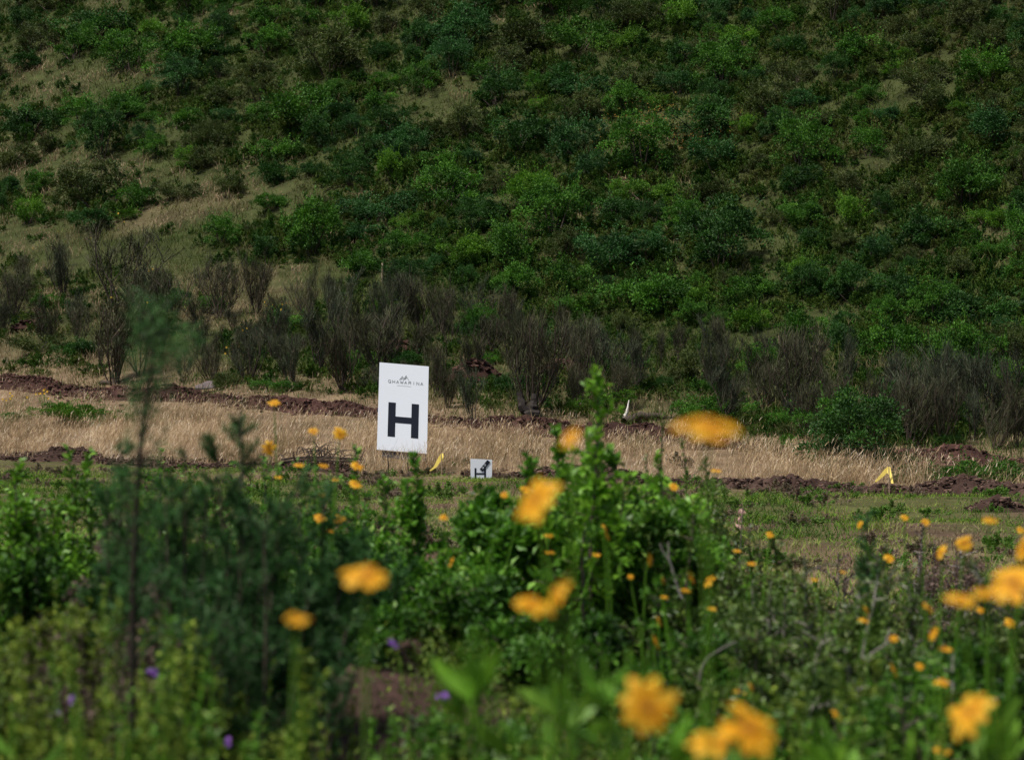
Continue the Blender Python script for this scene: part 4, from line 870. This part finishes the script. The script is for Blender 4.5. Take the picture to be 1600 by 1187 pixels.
# ------------------------------------------------------------------ orange flowers
def flower_head(parent, loc, r, face, petals=8, up_=.12):
    d = unit(np.array(face, float)); u = unit(np.cross(d, [0.1, 0.05, 1])); v = np.cross(u, d); g = Geo()
    a = np.arange(petals)*2*math.pi/petals+rng.uniform(0, 1)+rng.normal(0, .09, petals); dirs = np.cos(a)[:, None]*u+np.sin(a)[:, None]*v
    nn = np.repeat([d], petals, 0); P0 = np.repeat([np.array(loc)], petals, 0)+dirs*r*.14
    n = petals; Sd = unit(np.cross(dirs, nn)); rows = []
    Lp = r*rng.uniform(.70, 1.08, petals)[:, None]; cup = rng.normal(up_, .17, petals)[:, None]; wp_ = rng.uniform(.24, .32)
    for f, wd in ((0, .25), (.35, .78), (.72, .86), (.93, .55), (1.0, .2)):
        c_ = P0+dirs*Lp*f+nn*Lp*(cup*4*f*(1-f)*.5-.12*f*f); rows += [c_+Sd*r*wp_*wd, c_-Sd*r*wp_*wd]
    V = np.stack(rows, 1); b = (np.arange(n)*10)[:, None]
    Q = np.concatenate([b+np.array([[2*i, 2*i+1, 2*i+3, 2*i+2]]) for i in range(4)])
    g.add(V, Q, np.clip((rng.uniform(-.15, .35, n)[:, None]+np.array([0, 0, .25, .25, .5, .5, .65, .65, .7, .7])[None]), 0, 1).ravel()); h = g.out('flower_head', M_petal, parent)
    g = Geo(); m = 10; ring = []
    for zz_, rr_ in ((0, .17), (.05, .17), (.10, .12), (.12, .02)):
        for i in range(m):
            t_ = 2*math.pi*i/m; ring.append(np.array(loc)+(u*math.cos(t_)+v*math.sin(t_))*r*rr_+d*r*zz_)
    g.add(ring, [[i*m+k, i*m+(k+1) % m, (i+1)*m+(k+1) % m, (i+1)*m+k] for i in range(3) for k in range(m)], .5); g.out('disc', M_disc, h)
fplants = []
def flower_plant(heads, D, root, label, lv=10, leaf=.07, r=None):
    """heads: (px, py, width px, facing)"""
    x, y, z = root_of(root, D); o = thing('orange_flower', label, 'flower', (x, y, z), 'orange daisy flowers on long stems'); b = Geo(); g = Geo()
    for (px, py, wp, face) in heads:
        p = P(px, py, D)-np.array([x, y, z]); rr = wp/F*D*.5
        fd = unit(np.array(face, float)); flower_head(o, p, rr, fd)
        q0 = p-fd*rr*.08; mid = np.array([p[0]*.6, 0.02, p[2]*.55])
        c = curve([0, 0, -.03], q0, [rng.normal(0, .03), 0, 0], 8); c[-2] = q0-fd*rr*.35+(c[-2]-q0)*.5; tube(b, c, .0042, .0022, 5, .5)
        if lv:
            f = rng.uniform(.15, .8, lv)*6.99; k = f.astype(int); pp = c[k]+(c[k+1]-c[k])*(f-k)[:, None]; aa = rng.uniform(0, 6.28, lv)
            lances(g, pp, np.stack([np.cos(aa), np.sin(aa), rng.uniform(.2, 1, lv)], -1), np.array([0, 0, 1.])+rng.normal(0, .3, (lv, 3)), leaf*rng.uniform(.5, 1.1, lv), leaf*.2, np.clip(rng.normal(.5, .2, lv), 0, 1))
    b.out('stem', M_lance, o)
    if lv: g.out('foliage', M_lance, o)
C_ = (.15, -.7, .75); UPF = (.1, -.28, 1); LF = (-1, -.35, .5); RF = (1, -.35, .5); DN = (.1, -.6, -.6); LU = (-.7, -.35, .7); RU = (.7, -.35, .7)
flower_plant([(1103, 664, 98, (0, -.32, 1))], 2.3, 1180, 'largest blurred orange flower, seen edge on, alone right of centre', 0)
flower_plant([(890, 683, 48, LU), (838, 781, 84, (-.75, -.55, .6))], 2.9, 900, 'two blurred orange flowers one above the other at the centre', 2)
flower_plant([(570, 900, 78, (.0, -.5, 1)), (465, 966, 38, UPF)], 2.8, 540, 'two blurred orange flowers before the dark feathery clump', 2)
flower_plant([(834, 944, 66, (.25, -.35, 1)), (872, 922, 62, (-.8, -.3, .6))], 2.9, 860, 'touching pair of blurred orange flowers below the centre', 3)
flower_plant([(1012, 1105, 92, (.1, -.95, .35))], 2.5, 1015, 'round blurred orange flower facing the viewer at the bottom', 5)
flower_plant([(1115, 1158, 80, (-.1, -.32, 1)), (1170, 1138, 100, (.3, -.55, .8))], 2.6, 1150, 'wide blurred double orange flower at the bottom right of centre', 5)
flower_plant([(1517, 1112, 82, (-.7, -.5, .6))], 3.0, 1535, 'blurred orange flower with a dark centre in the bottom right corner', 6)
flower_plant([(1582, 908, 84, (-.4, -.5, .8)), (1540, 926, 46, UPF), (1502, 935, 52, UPF)], 3.2, 1570, 'row of blurred orange flowers running off the right edge', 5)
flower_plant([(1598, 857, 42, LF)], 4.6, 1600, 'blurred orange flower cut by the right edge above the row', 3)
flower_plant([(428, 629, 20, (0, -.5, .9))], 9.5, 440, 'topmost small orange flower left of the white sign', 5, .04)
flower_plant([(490, 673, 16, C_), (531, 678, 23, (.3, -1, .4))], 9.0, 515, 'two small orange flowers against dry grass left of the sign', 5, .04)
flower_plant([(421, 700, 22, (0, -1, .1))], 9.2, 425, 'small orange flower facing out with a dark centre', 5, .04)
flower_plant([(468, 726, 18, UPF), (506, 727, 17, UPF)], 9.6, 490, 'two small orange flowers side by side on the brush pile', 5, .04)
flower_plant([(557, 727, 21, (.3, -.5, .8)), (555, 756, 21, C_)], 9.2, 560, 'two small orange flowers one above the other near the leaf shrub tip', 5, .04)
flower_plant([(435, 745, 14, UPF), (524, 749, 12, UPF), (501, 772, 17, UPF)], 9.8, 480, 'three small scattered orange flowers below the brush pile', 5, .04)
flower_plant([(500, 808, 18, C_), (530, 811, 22, C_), (516, 829, 15, UPF)], 8.6, 515, 'three small orange flowers close together right of the feathery clump', 5, .04)
flower_plant([(946, 826, 18, RF), (950, 838, 15, RF)], 8.2, 950, 'bright pair of small orange flowers at the centre of the glossy shrub', 4, .04)
flower_plant([(1053, 760, 15, C_), (1120, 735, 18, UPF)], 9.4, 1090, 'two small orange flowers right of centre before dry grass', 4, .04)
flower_plant([(693, 808, 13, C_), (704, 878, 17, LF), (788, 773, 14, C_), (820, 764, 16, C_)], 8.4, 750, 'four small orange flowers scattered in the shrub below the small sign', 4, .04)
flower_plant([(857, 836, 15, UPF), (859, 862, 15, UPF), (932, 866, 14, UPF)], 8.2, 880, 'three small orange flowers beneath the blurred centre flower', 4, .04)
flower_plant([(1016, 874, 22, (1, -.4, .1)), (985, 900, 10, C_)], 8.0, 1010, 'narrow orange flower seen sideways right of the glossy shrub', 4, .04)
flower_plant([(1080, 900, 22, RF), (1072, 922, 18, UPF), (1107, 908, 26, LU), (1036, 905, 18, RF)], 7.4, 1085, 'cluster of orange flowers right of centre, four together', 4, .04)
flower_plant([(1113, 950, 17, UPF), (1038, 932, 12, UPF), (1031, 971, 18, RF), (1026, 1003, 22, RF)], 7.2, 1050, 'column of small orange flowers under the cluster of four', 4, .04)
flower_plant([(1156, 1080, 20, UPF), (1174, 1073, 20, RF)], 6.2, 1168, 'small orange flower pair between the bottom blurred flowers', 4, .04)
flower_plant([(1350, 968, 18, UPF), (1355, 955, 20, RF)], 6.8, 1350, 'orange flower above the pale curved stems', 4, .04)
flower_plant([(1398, 1047, 24, RF), (1397, 997, 15, C_), (1437, 1040, 15, C_)], 6.4, 1410, 'three orange flowers beside the pale curved stems', 4, .04)
flower_plant([(1450, 948, 26, RU), (1457, 989, 24, LF), (1476, 1012, 24, UPF)], 6.0, 1465, 'three orange flowers stacked right of the pale curved stems', 4, .04)
flower_plant([(1309, 1117, 24, RU), (1358, 1122, 26, (0, -.4, 1))], 6.0, 1330, 'two orange flowers low at the right near the bottom edge', 4, .04)
flower_plant([(1472, 1172, 34, UPF), (1472, 1065, 24, (0, -.4, 1)), (1565, 1122, 18, C_)], 5.4, 1500, 'three orange flowers round the corner blurred flower', 4, .04)
flower_plant([(1578, 972, 18, C_), (1532, 953, 12, C_)], 7.0, 1560, 'two small orange flowers below the row at the right edge', 4, .04)
flower_plant([(1506, 849, 27, (-.3, -1, .3)), (1470, 862, 24, LF)], 6.6, 1490, 'orange flower pair above the row at the right', 4, .04)
flower_plant([(1547, 812, 28, UPF)], 5.6, 1550, 'soft orange flower before the dark soil heap at the right', 3, .04)
flower_plant([(1414, 808, 13, C_), (1446, 815, 15, C_), (1343, 819, 14, LF), (1595, 828, 14, C_)], 8.8, 1430, 'four small orange flowers dotted over the field at the right', 3, .04)
flower_plant([(1152, 860, 12, UPF), (1175, 880, 16, UPF), (1203, 835, 12, C_)], 9.0, 1175, 'three small orange flowers beside the withered stalk', 3, .04)
flower_plant([(1390, 872, 18, C_), (1273, 905, 12, UPF), (1317, 893, 10, UPF)], 8.0, 1330, 'dim small orange flowers above the tangled right shrub', 3, .04)
# small yellow wildflowers far off
for (px, py, n, lab) in ((70, 622, 12, 'yellow wildflowers above the low green mound at the left'), (20, 628, 10, 'yellow wildflowers at the left edge by the red soil'), (232, 432, 7, 'yellow wildflowers in straw right of the fanned bare broom'), (432, 486, 9, 'pale yellow wildflowers on a green clump among brooms'),
                         (520, 478, 6, 'few yellow wildflowers between two brooms upper left of the sign'), (875, 520, 7, 'yellow wildflowers left of the dark bush at centre'), (365, 560, 6, 'yellow wildflowers low between brooms left of the sign'), (1545, 632, 4, 'tiny yellow wildflower spike on the right slope')):
    x, D = hit(px, py+10); z = float(H(x, D)); o = thing('yellow_wildflower', lab, 'wildflower', (x, D, z)); kk = D/F; n = max(3, int(n*.7))
    pts = np.stack([rng.normal(0, 11*kk, n), rng.normal(0, .15, n), 10*kk+rng.normal(6*kk, 5*kk, n)], -1); blossom(o, pts, .034)
    b = Geo()
    for p in pts: tube(b, curve([p[0]*.5, p[1]*.5, -.03], p, [0, 0, 0], 4), .006, .004, 3, .5)
    b.out('stem', M_lance, o)
# fine yellow bloom scattered on the open patch high on the slope
g = Geo()
for k in range(420):
    px = rng.normal(1035, 60); py = rng.normal(215, 22); r = hit(px, py)
    if r is None: continue
    p = np.array([r[0], r[1], float(H(*r))+rng.uniform(.2, .45)]); d = rdir(1)[0]
    leaves(g, np.repeat([p], 3, 0), rdir(3), rdir(3), .04, .03, rng.uniform(.2, 1, 3))
o = g.out('wildflower_haze', mat('ochre_petal', [(0, (.28, .15, .03)), (1, (.55, .33, .08))], transl=.2)); tag(o, 'scatter of tiny ochre wildflowers on the open grass high on the slope', 'wildflowers', kind='stuff')

# ------------------------------------------------------------------ labels that single each plant out
def colname(px):
    for lim, nm in ((110, 'at the left edge'), (260, 'near the left edge'), (420, 'on the left'), (560, 'left of centre'), (700, 'above the white sign'), (830, 'just right of the sign'), (960, 'at the centre'), (1100, 'right of centre'), (1260, 'on the right'), (1420, 'far right'), (1530, 'near the right edge')):
        if px < lim: return nm
    return 'at the right edge'
def rowname(py, zone):
    if zone == 'foot': return 'among the brooms'
    for lim, nm in ((70, 'topmost on the slope'), (150, 'high on the slope'), (230, 'upper middle of the slope'), (320, 'middle of the slope'), (410, 'lower slope')):
        if py < lim: return nm
    return 'foot of the slope'
ORD = ['leftmost', 'second from left', 'third from left', 'fourth from left', 'fifth from left', 'sixth from left']
def uniq(items, fn):
    d = {}
    for it in items: d.setdefault(fn(it), []).append(it)
    for k, v in d.items():
        v.sort(key=lambda q: q['px'])
        for i, it in enumerate(v):
            it['o']['label'] = k if len(v) == 1 else k+', '+(('left one', 'right one')[i] if len(v) == 2 else (ORD+['%s from left' % q for q in ('seventh', 'eighth', 'ninth', 'tenth', 'eleventh', 'twelfth', 'thirteenth', 'fourteenth', 'fifteenth', 'sixteenth')])[min(i, 15)])
for b_ in bushes:
    b_['o']['category'] = 'bush'; b_['o']['group'] = 'bushes on the hillside' if b_['zone'] == 'slope' else 'green bushes among the brooms'
uniq(bushes, lambda b_: ('large ' if b_['w'] > 88 else 'small ' if b_['w'] < 56 else 'mid-sized ')+b_['tone']+' bush, '+rowname(b_['py'], b_['zone'])+', '+colname(b_['px']))
for b_ in brooms: b_['o']['category'] = 'shrub'; b_['o']['group'] = 'upright broom shrubs at the foot of the slope'
def brow(q):
    f = (q['py']+q['h']/2-topl(q['px']))/(line2(q['px'])-topl(q['px']))
    return 'back row' if f < .35 else 'middle row' if f < .68 else 'front row'
uniq(brooms, lambda q: ('tall ' if q['h'] > 100 else 'low ' if q['h'] < 65 else '')+q['tone']+' broom shrub'+(' with yellow flowers' if q['fl'] else '')+', '+brow(q)+', '+colname(q['px']))
uniq([h for h in herbs if 'p' not in h], lambda q: 'upright yellow green weed, '+('bottom row' if q['py'] > 1080 else 'middle row' if q['py'] > 990 else 'back row')+', '+colname(q['px']))
uniq([h for h in herbs if 'p' in h], lambda q: 'tiny purple wildflower low in the foreground, '+('left' if q['px'] < 400 else 'centre'))
uniq(tufts, lambda q: 'blurred broad leaved green tuft in the foreground, '+('upper' if q['py'] < 1060 else 'bottom')+', '+colname(q['px']))
print('bushes', len(bushes), 'brooms', len(brooms), 'scrub', cnt)
